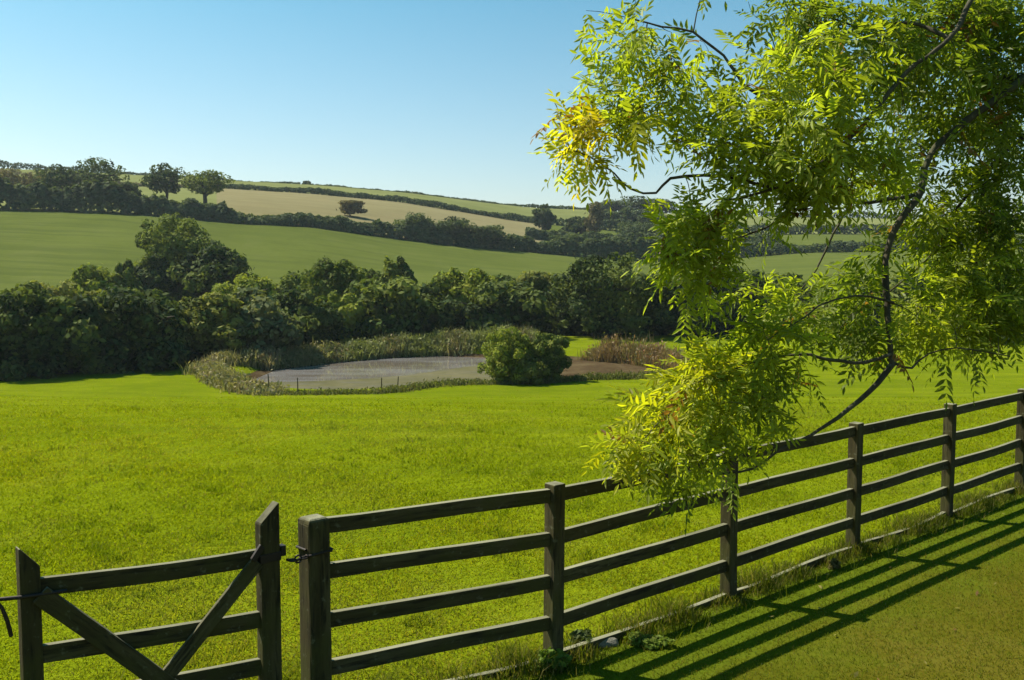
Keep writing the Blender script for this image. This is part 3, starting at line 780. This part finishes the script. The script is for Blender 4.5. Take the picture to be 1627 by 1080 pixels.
strip_plants("bank_scrub", [(510, 569), (580, 563), (650, 559), (720, 557), (790, 556), (850, 556)], [1.0, 1.1, 1.3, 1.4, 1.4, 1.2], 20000, GRN, "green scrub along the far side of the pond water", "scrub", width=2.0, leaf=(.08, .28))
strip_plants("bank_scrub", [(900, 572), (960, 568), (1010, 572), (1060, 580), (1085, 590)], [1.0, 1.5, 1.5, 1.2, 0.8], 16000, RUS, "rusty brown scrub on the right bank of the pond", "scrub", reed=.6, width=2.2, leaf=(.08, .26))
strip_plants("pond_reeds", [(440, 626), (520, 628), (600, 624), (700, 614), (800, 609), (900, 606), (1000, 602), (1060, 598)], [0.25, 0.3, 0.4, 0.4, 0.35, 0.45, 0.5, 0.5], 7000, [(0.11, 0.12, 0.03), (0.14, 0.13, 0.045), (0.09, 0.11, 0.02)], "tufted grass along the near edge of the pond", "grass", leaf=(.04, .14), width=0.7, upright=0.1)

def shrub(px, py, top, wpx, label, colour, n=9000):
    p = on_ground(px, py); Y = p[1]; z = tz(p[0], p[1])
    SEED[0] += 1
    root = empty("pond_shrub", (p[0], p[1], z)); tag(root, label, "shrub", "shrubs at the front of the pond")
    H = at(px, top, Y)[2] - z; W = wpx / FPX * Y; b, h = COLS[colour]
    link("crown", crown_mesh("crown", W, W * .9, H * 1.05, int(n * 1.6), b, 0.085, 70, h, 0.0, 0.0, SEED[0], (0.07, 0.24)), M_TREE, root, (0, 0, -0.12 * H))
    link("stem", trunk_mesh("stem", H * .4, .05, H, W, SEED[0]), M_TRUNK, root)
shrub(806, 608, 516, 100, "larger bushy green shrub at the front edge of the pond", "lime")
shrub(870, 606, 526, 80, "smaller rounded green shrub right of the larger pond shrub", "mid")
shrub(842, 610, 566, 64, "low dark shrub between the two pond shrubs", "olive", 4000)
# thin stakes standing in the shallows
for i, (px, py, top) in enumerate(((427, 622, 594), (473, 624, 600), (606, 618, 600), (632, 616, 598))):
    p = on_ground(px, py + 2); z = tz(p[0], p[1]); h = at(px, top, p[1])[2] - z
    V, F = tube_np([(0, 0, -.3), (0.01, 0, h * .5), (0.02 * (i - 1), 0, h)], [.035, .032, .028], 7)
    lab = ["thin wooden stake at the left tip of the pond", "thin stake second from the left by the pond edge", "thin stake left of a close pair at the near pond edge", "thin stake right of a close pair at the near pond edge"][i]
    tag(link("stake", np_mesh("stake", V, F, True), M_POST, None, (p[0], p[1], z)), lab, "stake", "stakes along the pond edge")

# ------------------------------------------------------------------ grass blades
def blades(name, X, Y, Hh, Wd, colr, label, lean=0.5, kind="stuff", cat="grass", zlift=0.0):
    n = len(X); Z = terrain(X, Y) + zlift
    a = R.uniform(0, 2 * np.pi, n); la = R.uniform(0, 2 * np.pi, n); ll = Hh * lean * R.uniform(.2, 1.2, n)
    B = np.stack([X, Y, Z - .004], 1); w = np.stack([np.cos(a) * Wd, np.sin(a) * Wd, 0 * a], 1)
    mid = B + np.stack([np.cos(la) * ll * .35, np.sin(la) * ll * .35, Hh * .6], 1)
    tip = B + np.stack([np.cos(la) * ll, np.sin(la) * ll, Hh], 1)
    V = np.stack([B - w, B + w, mid + w * .7, mid - w * .7, tip], 1).reshape(-1, 3)
    k = np.arange(n)[:, None] * 5
    F = np.concatenate([k + np.array([[0, 1, 2]]), k + np.array([[0, 2, 3]]), k + np.array([[3, 2, 4]])], 0)
    me = np_mesh(name, V, F, False, np.repeat(colr, 5, 0))
    o = link(name, me, M_BLADE)
    return tag(o, label, cat, kind=kind)
def patchy(X, Y):
    return (0.5 * np.sin(X * .9 + 2 * np.sin(Y * .6)) * np.sin(Y * 1.1 + 1.5 * np.sin(X * .5)) + 0.3 * np.sin(X * 3.1 + Y * 2.3) + 0.2 * np.sin(X * 5.7 - Y * 4.9))
def field_grass(n, ya, yb, name, label, hs, ws, keep):
    Y = np.exp(R.uniform(np.log(ya), np.log(yb), n)); X = R.uniform(-.64, .64, n) * Y + R.normal(0, .4, n)
    k = (sdist(X, Y) > 0.06) & (poly_sd(X, Y, POND) > .3)
    X, Y = X[k], Y[k]; n = len(X); p = patchy(X, Y)
    k = R.random(n) < np.clip(keep + .35 * p, .15, 1) * np.clip((yb - Y) / (.55 * yb), 0, 1) * np.clip((Y - ya) / 4 + (ya < 5), 0, 1); X, Y, p = X[k], Y[k], p[k]; n = len(X)
    H = (hs[0] + hs[1] * Y) * R.uniform(.5, 1.6, n) * (1 + .4 * p); W = (ws[0] + ws[1] * Y) * R.uniform(.6, 1.3, n)
    c = np.array([0.190, 0.224, 0.006])[None] * (1 + R.normal(0, .14, n))[:, None]
    big = np.sin(X * .42 + 1.7 * np.sin(Y * .21)) * np.sin(Y * .33 + 1.1 * np.sin(X * .3)) + .5 * np.sin(X * 1.3 + Y * .7) * np.sin(Y * .9 - X * .5)
    pale = np.clip(big * .8, 0, 1)[:, None] * .6; rich = np.clip(-big * .8, 0, 1)[:, None] * .5
    c = c * (1 - pale) + np.array([[.235, .235, .038]]) * pale; c = c * (1 - rich) + np.array([[.128, .178, .005]]) * rich
    tuft = (np.sin(X * 4.3 + 2 * np.sin(Y * 2.9)) * np.sin(Y * 3.7 + 2 * np.sin(X * 3.1)) > .78) & (R.random(n) < .8); H[tuft] *= 1.9; c[tuft] *= np.array([.76, .85, .9])
    dry = (R.random(n) < .08); c[dry] = np.array([0.17, 0.16, 0.04])
    yl = (np.sin(X * .35 + 1) * np.sin(Y * .3) > .2) & (R.random(n) < .4); c[yl] *= np.array([1.15, 1.02, 1.0])
    blades(name, X, Y, H, W, np.clip(c, .004, 1), label, lean=1.5)
field_grass(560000, 4.0, 24.0, "pasture_grass", "short uneven grass blades covering the near pasture", (.021, .0004), (.0026, .00025), .8)
field_grass(150000, 9.0, 75.0, "pasture_grass", "grass tips covering the far pasture toward the pond", (.014, .0002), (.004, .00035), .35)
def lawn_grass(n):
    Y = R.uniform(3.2, 15, n); X = R.uniform(-.2, .75, n) * Y
    s = sdist(X, Y); k = (s < -0.05); X, Y, s = X[k], Y[k], s[k]; n = len(X)
    H = 0.020 * R.uniform(.5, 1.5, n); W = 0.0022 * R.uniform(.7, 1.3, n)
    c = np.where((R.random(n) < .55 + .3 * patchy(X, Y) + np.clip(.5 + s * .35, -.4, .5))[:, None], np.array([[.095, .125, .006]]), np.array([[.15, .125, .022]])) * (1 + R.normal(0, .15, n))[:, None]
    blades("lawn_grass", X, Y, H, W, np.clip(c, .01, 1), "short mown grass blades on the lawn", zlift=.012, lean=1.2)
lawn_grass(340000)
def litter(n):
    t = R.uniform(.2, 3.5, n); k_ = R.uniform(.6, 6, n); P = np.array([fpos(1) + FD * BAY * (q - 1) + FN * w_ for q, w_ in zip(k_, t)])
    C = np.stack([P[:, 0], P[:, 1], terrain(P[:, 0], P[:, 1]) + .030], 1); nr = R.normal(0, .35, (n, 3)) + np.array([0, 0, 1])
    V, F = quads(C, nr, R.uniform(.014, .03, n), .45)
    c = np.where((R.random(n) < .5)[:, None], np.array([[.16, .09, .03]]), np.array([[.22, .19, .05]])) * (1 + R.normal(0, .2, n))[:, None]
    tag(link("leaf_litter", np_mesh("leaf_litter", V, F, False, np.repeat(np.clip(c, .01, 1), 4, 0)), M_SCRUB), "small fallen ash leaflets scattered on the lawn", "fallen leaves", kind="stuff")
litter(140)
def fence_grass(n):
    k = R.uniform(-.9, 7, n); t = R.normal(0, .10, n); P = (np.array([fpos(q) for q in k]) + FN[None] * t[:, None]).T
    X, Y = P; m = np.sin(k * 9) * .5 + np.sin(k * 23 + 1) * .5
    H = R.uniform(.05, .16, n) * np.clip(.7 + .6 * m, .25, 1.4); W = .003 * R.uniform(.7, 1.4, n)
    c = np.where((R.random(n) < .7)[:, None], np.array([[.085, .11, .008]]), np.array([[.17, .155, .05]])) * (1 + R.normal(0, .2, n))[:, None]
    blades("fence_grass", X, Y, H, W, np.clip(c, .01, 1), "longer unmown grass under the fence rails", .8, zlift=.01)
fence_grass(26000)

# weeds and a stone at the foot of the fence
def weed(name, px, py, w, h, n, label, base, leaf=.028):
    p = on_z(px, py); root = empty(name, (p[0], p[1], 0)); SEED[0] += 1
    tag(root, label, "weed", "weeds at the foot of the fence")
    m = crown_mesh("foliage", w, w * .7, h, n, base, leaf, 12, tuple(v * 1.4 for v in base), -.2, 0, SEED[0], (.2, .35))
    link("foliage", m, M_SCRUB, root)
weed("weed_clump", 925, 1030, .20, .12, 500, "dark leafy weed clump right of the middle fence post foot", (.06, .08, .025))
weed("weed_clump", 1030, 1026, .40, .07, 700, "low green weed clump on the lawn below the kick board", (.11, .15, .02), .02)
weed("weed_clump", 1326, 905, .14, .09, 260, "small brown weed tuft left of the third post foot", (.13, .11, .04), .02)
weed("weed_clump", 880, 1066, .30, .12, 600, "leafy weeds at the near foot of the middle fence post", (.09, .14, .02), .03)
bm = bmesh.new(); bmesh.ops.create_icosphere(bm, subdivisions=3, radius=.07)
for v in bm.verts:
    f = 1 + .18 * math.sin(v.co.x * 40) * math.sin(v.co.y * 33 + 1) + random.uniform(-.04, .04)
    v.co = Vector((v.co.x * 1.5 * f, v.co.y * .9 * f, v.co.z * .6 * f))
me = bpy.data.meshes.new("stone"); bm.to_mesh(me); bm.free()
p = on_z(958, 1027); tag(link("stone", me, M_STONE, None, (p[0], p[1], .02)), "pale stone lying beside the dark weed clump at the fence", "stone")

# ------------------------------------------------------------------ foreground ash tree
T0 = np.array([7.6, 5.4])
ash = empty("ash_tree", (*T0, 0))
tag(ash, "large ash tree whose leafy limbs hang over the fence from the right", "tree")
AO = np.array([*T0, 0.0])
def trk(z): return np.array([T0[0] + .04 * z, T0[1] + .03 * z, z])
tr_pts = np.array([trk(z) for z in np.linspace(-.3, 8.5, 14)])
tr_pts[:, 0] += .06 * np.sin(np.arange(14) * .9)
V, F = tube_np(tr_pts - AO, np.array([.5, .38] + list(np.linspace(.33, .12, 12))), 14)
link("trunk", np_mesh("trunk", V, F, True), M_BARK, ash)
LIMBS = [
 ([trk(5.6)], [(1760, -330, 6.3), (1640, -140, 6.15), (1545, 0, 6.0), (1510, 63, 5.9), (1442, 116, 5.8), (1365, 207, 5.7), (1300, 262, 5.6), (1230, 300, 5.5), (1160, 318, 5.45)], .050, .008),
 ([trk(4.6)], [(1800, 40, 6.6), (1700, 75, 6.55), (1627, 122, 6.5), (1534, 193, 6.4), (1471, 250, 6.3), (1459, 308, 6.2), (1418, 376, 6.1), (1409, 462, 6.0), (1418, 582, 5.9)], .047, .019),
 ([trk(3.9)], [(1780, 170, 7.0), (1660, 195, 6.9), (1572, 270, 6.8), (1560, 350, 6.75), (1548, 435, 6.7), (1540, 500, 6.7)], .045, .010),
 ([at(1365, 207, 5.7)], [(1283, 207, 5.7), (1221, 164, 5.7), (1180, 135, 5.75), (1148, 88, 5.8), (1100, 50, 5.85), (1050, 40, 5.9), (1005, 30, 5.9)], .017, .005),
 ([at(1230, 300, 5.5)], [(1180, 286, 5.55), (1120, 280, 5.6), (1065, 284, 5.6), (1042, 304, 5.6), (1002, 298, 5.6), (978, 275, 5.65), (935, 248, 5.7), (900, 235, 5.7)], .012, .004),
 ([at(1459, 308, 6.2)], [(1380, 322, 6.1), (1320, 318, 6.0), (1264, 334, 5.9), (1192, 371, 5.8), (1130, 385, 5.7), (1090, 400, 5.65)], .014, .004),
 ([at(1418, 578, 5.9)], [(1380, 622, 5.85), (1330, 660, 5.8), (1285, 692, 5.75), (1235, 715, 5.7), (1195, 745, 5.65), (1130, 752, 5.6)], .021, .006),
 ([at(1416, 560, 5.9)], [(1370, 575, 5.9), (1320, 568, 5.85), (1270, 560, 5.8), (1205, 572, 5.75), (1140, 600, 5.7), (1085, 640, 5.65), (1030, 690, 5.6)], .013, .004),
 ([at(1418, 575, 5.9)], [(1450, 585, 5.95), (1475, 560, 6.0), (1520, 552, 6.0), (1570, 560, 6.0), (1605, 566, 6.0)], .010, .003),
 ([at(1510, 63, 5.9)], [(1440, 40, 6.1), (1360, 45, 6.2), (1290, 20, 6.3), (1240, 30, 6.3)], .015, .004),
 ([at(1627, 122, 6.5)], [(1560, 128, 6.9), (1490, 150, 7.1), (1420, 250, 7.2), (1350, 330, 7.2), (1290, 440, 7.2), (1230, 500, 7.1)], .022, .005),
 ([at(1572, 270, 6.8)], [(1520, 330, 6.9), (1480, 400, 7.0), (1400, 470, 7.0), (1340, 500, 6.9)], .014, .004),
 ([at(1418, 480, 5.98)], [(1370, 470, 5.8), (1320, 480, 5.6), (1270, 510, 5.5), (1220, 540, 5.4)], .010, .003),
]
def resample(P, step=.07):
    P = np.asarray(P); 
    # catmull-rom
    Q = np.concatenate([[2 * P[0] - P[1]], P, [2 * P[-1] - P[-2]]]); out = []
    for i in range(1, len(Q) - 2):
        m = max(2, int(np.linalg.norm(Q[i + 1] - Q[i]) / step)); t = np.linspace(0, 1, m, endpoint=False)[:, None]
        out.append(.5 * (2 * Q[i] + (Q[i + 1] - Q[i - 1]) * t + (2 * Q[i - 1] - 5 * Q[i] + 4 * Q[i + 1] - Q[i + 2]) * t ** 2 + (-Q[i - 1] + 3 * Q[i] - 3 * Q[i + 1] + Q[i + 2]) * t ** 3))
    return np.concatenate(out + [P[-1:]])
nodes = []; rads = []
for st, pts, r0, r1 in LIMBS:
    P = resample(np.array(st + [at(*p) for p in pts])); m = len(P)
    g = np.cumsum(R.normal(0, .004, (m, 3)), 0); g -= np.linspace(0, 1, m)[:, None] * g[-1]; P = P + g
    rr = (r0 + (r1 - r0) * np.linspace(0, 1, m) ** .75) * (1 + .10 * np.sin(np.arange(m) * .55 + r0 * 900) * np.sin(np.arange(m) * .23) + R.normal(0, .03, m))
    V, F = tube_np(P - AO, rr, 9 if r0 > .03 else 6)
    link("limb", np_mesh("limb", V, F, True), M_BARK, ash)
    nodes.append(P); rads.append(rr)
NODE = np.concatenate(nodes); NRAD = np.concatenate(rads)
# leaf clusters: px, py, rx, ry, Y, dY, compound leaves, colour
GRN_, LIM_, YEL_, ORA_ = (.12, .160, .022), (.235, .275, .026), (.32, .32, .016), (.42, .34, .014)
CL = [
 (1005, 60, 65, 65, 5.9, .5, 95, LIM_), (1062, 110, 105, 85, 5.8, .6, 150, LIM_), (975, 165, 55, 55, 5.8, .4, 85, LIM_), (928, 212, 45, 42, 5.7, .35, 95, ORA_),
 (1005, 185, 55, 38, 5.7, .4, 70, YEL_), (903, 258, 32, 20, 5.7, .2, 22, YEL_), (942, 268, 22, 24, 5.6, .2, 18, YEL_), (1110, 205, 85, 65, 5.7, .6, 120, LIM_),
 (1230, 150, 85, 75, 5.6, .6, 230, LIM_), (1195, 250, 85, 55, 5.5, .5, 170, LIM_), (1330, 95, 85, 75, 5.8, .8, 210, LIM_), (1300, 20, 90, 40, 6.2, .6, 110, GRN_),
 (1330, 235, 95, 75, 5.7, .8, 220, LIM_), (1450, 60, 105, 70, 6.5, .8, 220, GRN_), (1560, 80, 95, 95, 6.9, .8, 260, GRN_), (1480, 180, 105, 85, 6.9, .8, 220, GRN_),
 (1590, 225, 75, 95, 7.1, .8, 220, GRN_), (1420, 290, 85, 50, 6.8, .6, 120, GRN_), (1285, 300, 95, 32, 5.8, .5, 110, LIM_), (1092, 395, 46, 85, 5.65, .35, 190, LIM_),
 (1128, 335, 55, 38, 5.6, .4, 90, LIM_), (1150, 440, 35, 60, 5.7, .3, 45, LIM_), (1270, 350, 70, 35, 5.9, .4, 22, GRN_), (1240, 480, 60, 45, 6.6, .6, 80, LIM_),
 (1215, 525, 75, 40, 5.6, .5, 110, LIM_), (1335, 490, 80, 60, 6.5, .8, 150, GRN_), (1520, 425, 85, 75, 6.8, .7, 240, LIM_), (1585, 480, 65, 65, 6.8, .7, 190, GRN_),
 (1470, 500, 75, 42, 6.6, .7, 120, LIM_), (1595, 350, 55, 55, 6.8, .6, 110, GRN_), (1500, 345, 50, 40, 6.7, .5, 60, LIM_), (1128, 592, 70, 45, 5.7, .4, 170, YEL_), (1060, 650, 65, 48, 5.65, .4, 130, YEL_),
 (1018, 712, 52, 30, 5.6, .3, 85, YEL_), (1160, 660, 85, 65, 5.65, .5, 220, LIM_), (1112, 730, 80, 38, 5.6, .5, 120, LIM_), (1085, 790, 40, 22, 5.55, .3, 16, GRN_),
 (1245, 600, 55, 36, 5.8, .4, 60, GRN_), (1210, 565, 60, 28, 5.75, .4, 70, LIM_), (1545, 565, 60, 10, 6.0, .1, 8, GRN_), (1390, 410, 38, 48, 6.3, .4, 30, GRN_),
 (1380, 545, 50, 25, 6.2, .5, 40, GRN_), (1560, 520, 60, 25, 6.9, .4, 70, GRN_),
 (1600, 25, 70, 45, 6.9, .7, 110, GRN_), (1530, 15, 70, 35, 6.7, .6, 80, GRN_), (1600, 140, 60, 60, 7.0, .6, 90, GRN_), (1560, 300, 60, 50, 7.0, .5, 70, GRN_),
 (1730, 100, 90, 220, 6.6, 1.2, 260, GRN_), (1500, -80, 220, 50, 6.8, 1.0, 120, GRN_), (1150, -60, 110, 30, 6.0, .5, 40, LIM_), (1740, 400, 90, 120, 6.9, 1., 150, GRN_),
]
tips = []
for ci, (px, py, rx, ry, Y, dY, cnt, colr) in enumerate(CL):
    rx *= 1.12; ry *= 1.12; k = max(2, int(cnt * (1.02 if px > 1280 else 0.62)) // 3)
    q = R.normal(size=(k, 3)); q /= np.linalg.norm(q, axis=1)[:, None]; q *= (R.random(k) ** (1 / 1.7) * np.where(R.random(k) < .15, 1.35, 1.0))[:, None]
    for a in q: tips.append((at(px + a[0] * rx, py + a[1] * ry, Y + a[2] * dY), ci, 3))
# connect nearest first
T = np.array([t[0] for t in tips]); d0 = np.array([np.min(np.linalg.norm(NODE - t, axis=1)) for t in T])
order = np.argsort(d0)
cap = 60000; NB_ = np.zeros((cap, 3)); NR_ = np.zeros(cap); m0 = len(NODE); NB_[:m0] = NODE; NR_[:m0] = NRAD; cnt_n = m0
twp = []; leaves = []   # leaves: base pos, dir, colour idx
for oi in order:
    tip, ci, nl = tips[oi]
    dv = NB_[:cnt_n] - tip; dist = np.linalg.norm(dv, axis=1) - 0.15 * np.clip(NB_[:cnt_n, 2] - tip[2], -.5, .8)
    j = int(np.argmin(dist)); s = NB_[j].copy(); L = np.linalg.norm(tip - s)
    m = max(4, int(L / .06)); u = np.linspace(0, 1, m)[:, None]
    side = R.normal(0, .10 * L, 3); lift = np.array([0, 0, .10 * L])
    P = s + (tip - s) * u + (side + lift) * (4 * u * (1 - u)) * .6
    r0 = min(NR_[j] * .7, .0028 + .0055 * L)
    rr = r0 + (.0016 - r0) * u[:, 0]
    twp.append(tube_np(P, rr, 4))
    e = min(m, cap - cnt_n); NB_[cnt_n:cnt_n + e] = P[:e]; NR_[cnt_n:cnt_n + e] = rr[:e]; cnt_n += e
    for q in range(nl):
        f = 1.0 if q == 0 else R.uniform(max(0.0, 1 - .35 / max(L, .05)), 1.0)
        b = s + (tip - s) * f + (side + lift) * (4 * f * (1 - f)) * .6
        leaves.append((b, tip - s, ci))
V, F = merge(twp); tw = link("twigs", np_mesh("twigs", V - AO, F, True), M_BARK, ash); tw["kind"] = "stuff"
# compound leaves
LB = np.array([l[0] for l in leaves]); LD = np.array([l[1] for l in leaves]); LC = np.array([l[2] for l in leaves]); nL = len(LB)
LD /= np.linalg.norm(LD, axis=1)[:, None] + 1e-9
rd = LD * .55 + R.normal(0, .62, (nL, 3)) + np.array([-.14, 0, -.20]); rd /= np.linalg.norm(rd, axis=1)[:, None]
up = np.array([0, 0, 1.]) + R.normal(0, .45, (nL, 3)); sd_ = np.cross(rd, up); sd_ /= np.linalg.norm(sd_, axis=1)[:, None] + 1e-9
nm = np.cross(sd_, rd)
RL = R.uniform(.14, .25, nL); pairs = 5
base_c = np.array([c[7] for c in CL])[LC]
# mixing of hues leaf by leaf
mixr = R.random(nL)[:, None]
oth = np.where(R.random(nL)[:, None] < .6, np.array([LIM_]), np.array([GRN_]))
base_c = np.where(mixr < .42, base_c * .40 + oth * .60, base_c) * (1 + R.normal(0, .14, nL))[:, None]
brown = R.random(nL) < .02; base_c[brown] = np.array([.16, .085, .025])
Vs = []; Cs = []
def leaflet(p, d, s, n, L, W, c, droop):
    # six-point lanceolate leaflet folded a little along its midrib
    q = p + d * (L * .38)[:, None] - n * (droop * .25)[:, None]; q2 = p + d * (L * .72)[:, None] - n * (droop * .6)[:, None]
    tp = p + d * L[:, None] - n * droop[:, None]
    W_ = W[:, None]
    A = np.stack([p, q + s * W_ + n * W_ * .35, q2 + s * W_ * .7 + n * W_ * .25, tp], 1)
    B = np.stack([p, tp, q2 - s * W_ * .7 + n * W_ * .25, q - s * W_ + n * W_ * .35], 1)
    Vs.append(np.concatenate([A, B], 1).reshape(-1, 3)); Cs.append(np.repeat(c, 8, 0))
rach = []
for i in range(pairs + 1):
    t = (i + .9) / (pairs + .9)
    p = LB + rd * (RL * t)[:, None] + np.array([0, 0, -1.]) * (RL * .22 * t * t)[:, None]
    for sg in (-1, 1) if i < pairs else (0,):
        d = rd * .62 + sd_ * sg * .8 + R.normal(0, .13, (nL, 3)) + np.array([0, 0, -.12])
        if sg == 0: d = rd + R.normal(0, .1, (nL, 3)) + np.array([0, 0, -.2])
        d /= np.linalg.norm(d, axis=1)[:, None]
        n_ = nm + R.normal(0, .22, (nL, 3)); s_ = np.cross(d, n_); s_ /= np.linalg.norm(s_, axis=1)[:, None] + 1e-9; n_ = np.cross(s_, d)
        L = RL * R.uniform(.26, .38, nL) * (1.1 if i in (2, 3) else .95); W = L * R.uniform(.13, .18, nL)
        leaflet(p, d, s_, n_, L, W, base_c * (1 + R.normal(0, .08, nL))[:, None], L * R.uniform(.05, .3, nL))
V = np.concatenate(Vs); F = np.arange(len(V)).reshape(-1, 4)
fo = link("foliage", np_mesh("foliage", V - AO, F, False, np.clip(np.concatenate(Cs), .006, 1)), M_ASH, ash); fo["kind"] = "stuff"
print("ash leaves", nL, "quads", len(F))

# ------------------------------------------------------------------ light
EL, SD = math.radians(50), np.array([-0.89, 0.45])
SD = SD / np.linalg.norm(SD)
sv = Vector((SD[0] * math.cos(EL), SD[1] * math.cos(EL), math.sin(EL)))
sl = bpy.data.lights.new("sun", 'SUN'); sl.energy = 4.8; sl.angle = math.radians(0.53); sl.color = (1.0, 0.93, 0.80)
so = bpy.data.objects.new("sun", sl); COL.objects.link(so); so.rotation_euler = sv.to_track_quat('Z', 'Y').to_euler(); so.location = (-20, 10, 30)
w = bpy.data.worlds.new("World"); scene.world = w; w.use_nodes = True
nt = w.node_tree; nt.nodes.clear()
wo = nt.nodes.new("ShaderNodeOutputWorld"); bg = nt.nodes.new("ShaderNodeBackground"); sk = nt.nodes.new("ShaderNodeTexSky")
sk.sky_type = 'NISHITA'; sk.sun_disc = False; sk.sun_elevation = EL
sk.sun_rotation = math.atan2(SD[0], SD[1]); sk.air_density = 1.0; sk.dust_density = 1.2; sk.ozone_density = 1.6; sk.altitude = 60
tn = nt.nodes.new("ShaderNodeMix"); tn.data_type = 'RGBA'; tn.blend_type = 'MULTIPLY'; tn.inputs[0].default_value = 1.0
tcw = nt.nodes.new("ShaderNodeTexCoord"); sxw = nt.nodes.new("ShaderNodeSeparateXYZ"); nt.links.new(tcw.outputs["Generated"], sxw.inputs[0])
rw = nt.nodes.new("ShaderNodeValToRGB"); rw.color_ramp.elements[0].position = 0.04; rw.color_ramp.elements[0].color = (1.14, 1.11, 1.03, 1)
rw.color_ramp.elements[1].position = 0.36; rw.color_ramp.elements[1].color = (0.30, 0.93, 0.94, 1)
nt.links.new(sxw.outputs["Z"], rw.inputs[0]); nt.links.new(rw.outputs[0], tn.inputs[7]); nt.links.new(sk.outputs[0], tn.inputs[6]); nt.links.new(tn.outputs[2], bg.inputs[0]); bg.inputs[1].default_value = 0.066
nt.links.new(bg.outputs[0], wo.inputs[0])

# thin summer haze over the valley
bm = bmesh.new(); bmesh.ops.create_cube(bm, size=1.0, matrix=Matrix.Translation((0, 2400, 20)) @ Matrix.Diagonal((6400, 5200, 190, 1)))
me = bpy.data.meshes.new("haze"); bm.to_mesh(me); bm.free()
t = NT("haze_air"); pv = t.n("ShaderNodeVolumePrincipled"); pv.inputs["Density"].default_value = HAZE; pv.inputs["Color"].default_value = (0.80, 0.90, 1.0, 1); pv.inputs["Anisotropy"].default_value = 0.2
t.l(pv.outputs[0], t.out.inputs["Volume"])
hz_ = link("haze", me, t.m); tag(hz_, "thin pale blue haze over the valley and hills", "haze", kind="stuff")
hz_.visible_shadow = True
scene.view_settings.view_transform = 'Standard'; scene.view_settings.look = 'None'
scene.view_settings.exposure = 1.06; scene.view_settings.gamma = 1.0
scene.cycles.use_denoising = True
scene.cycles.max_bounces = 8; scene.cycles.transparent_max_bounces = 8; scene.cycles.transmission_bounces = 4
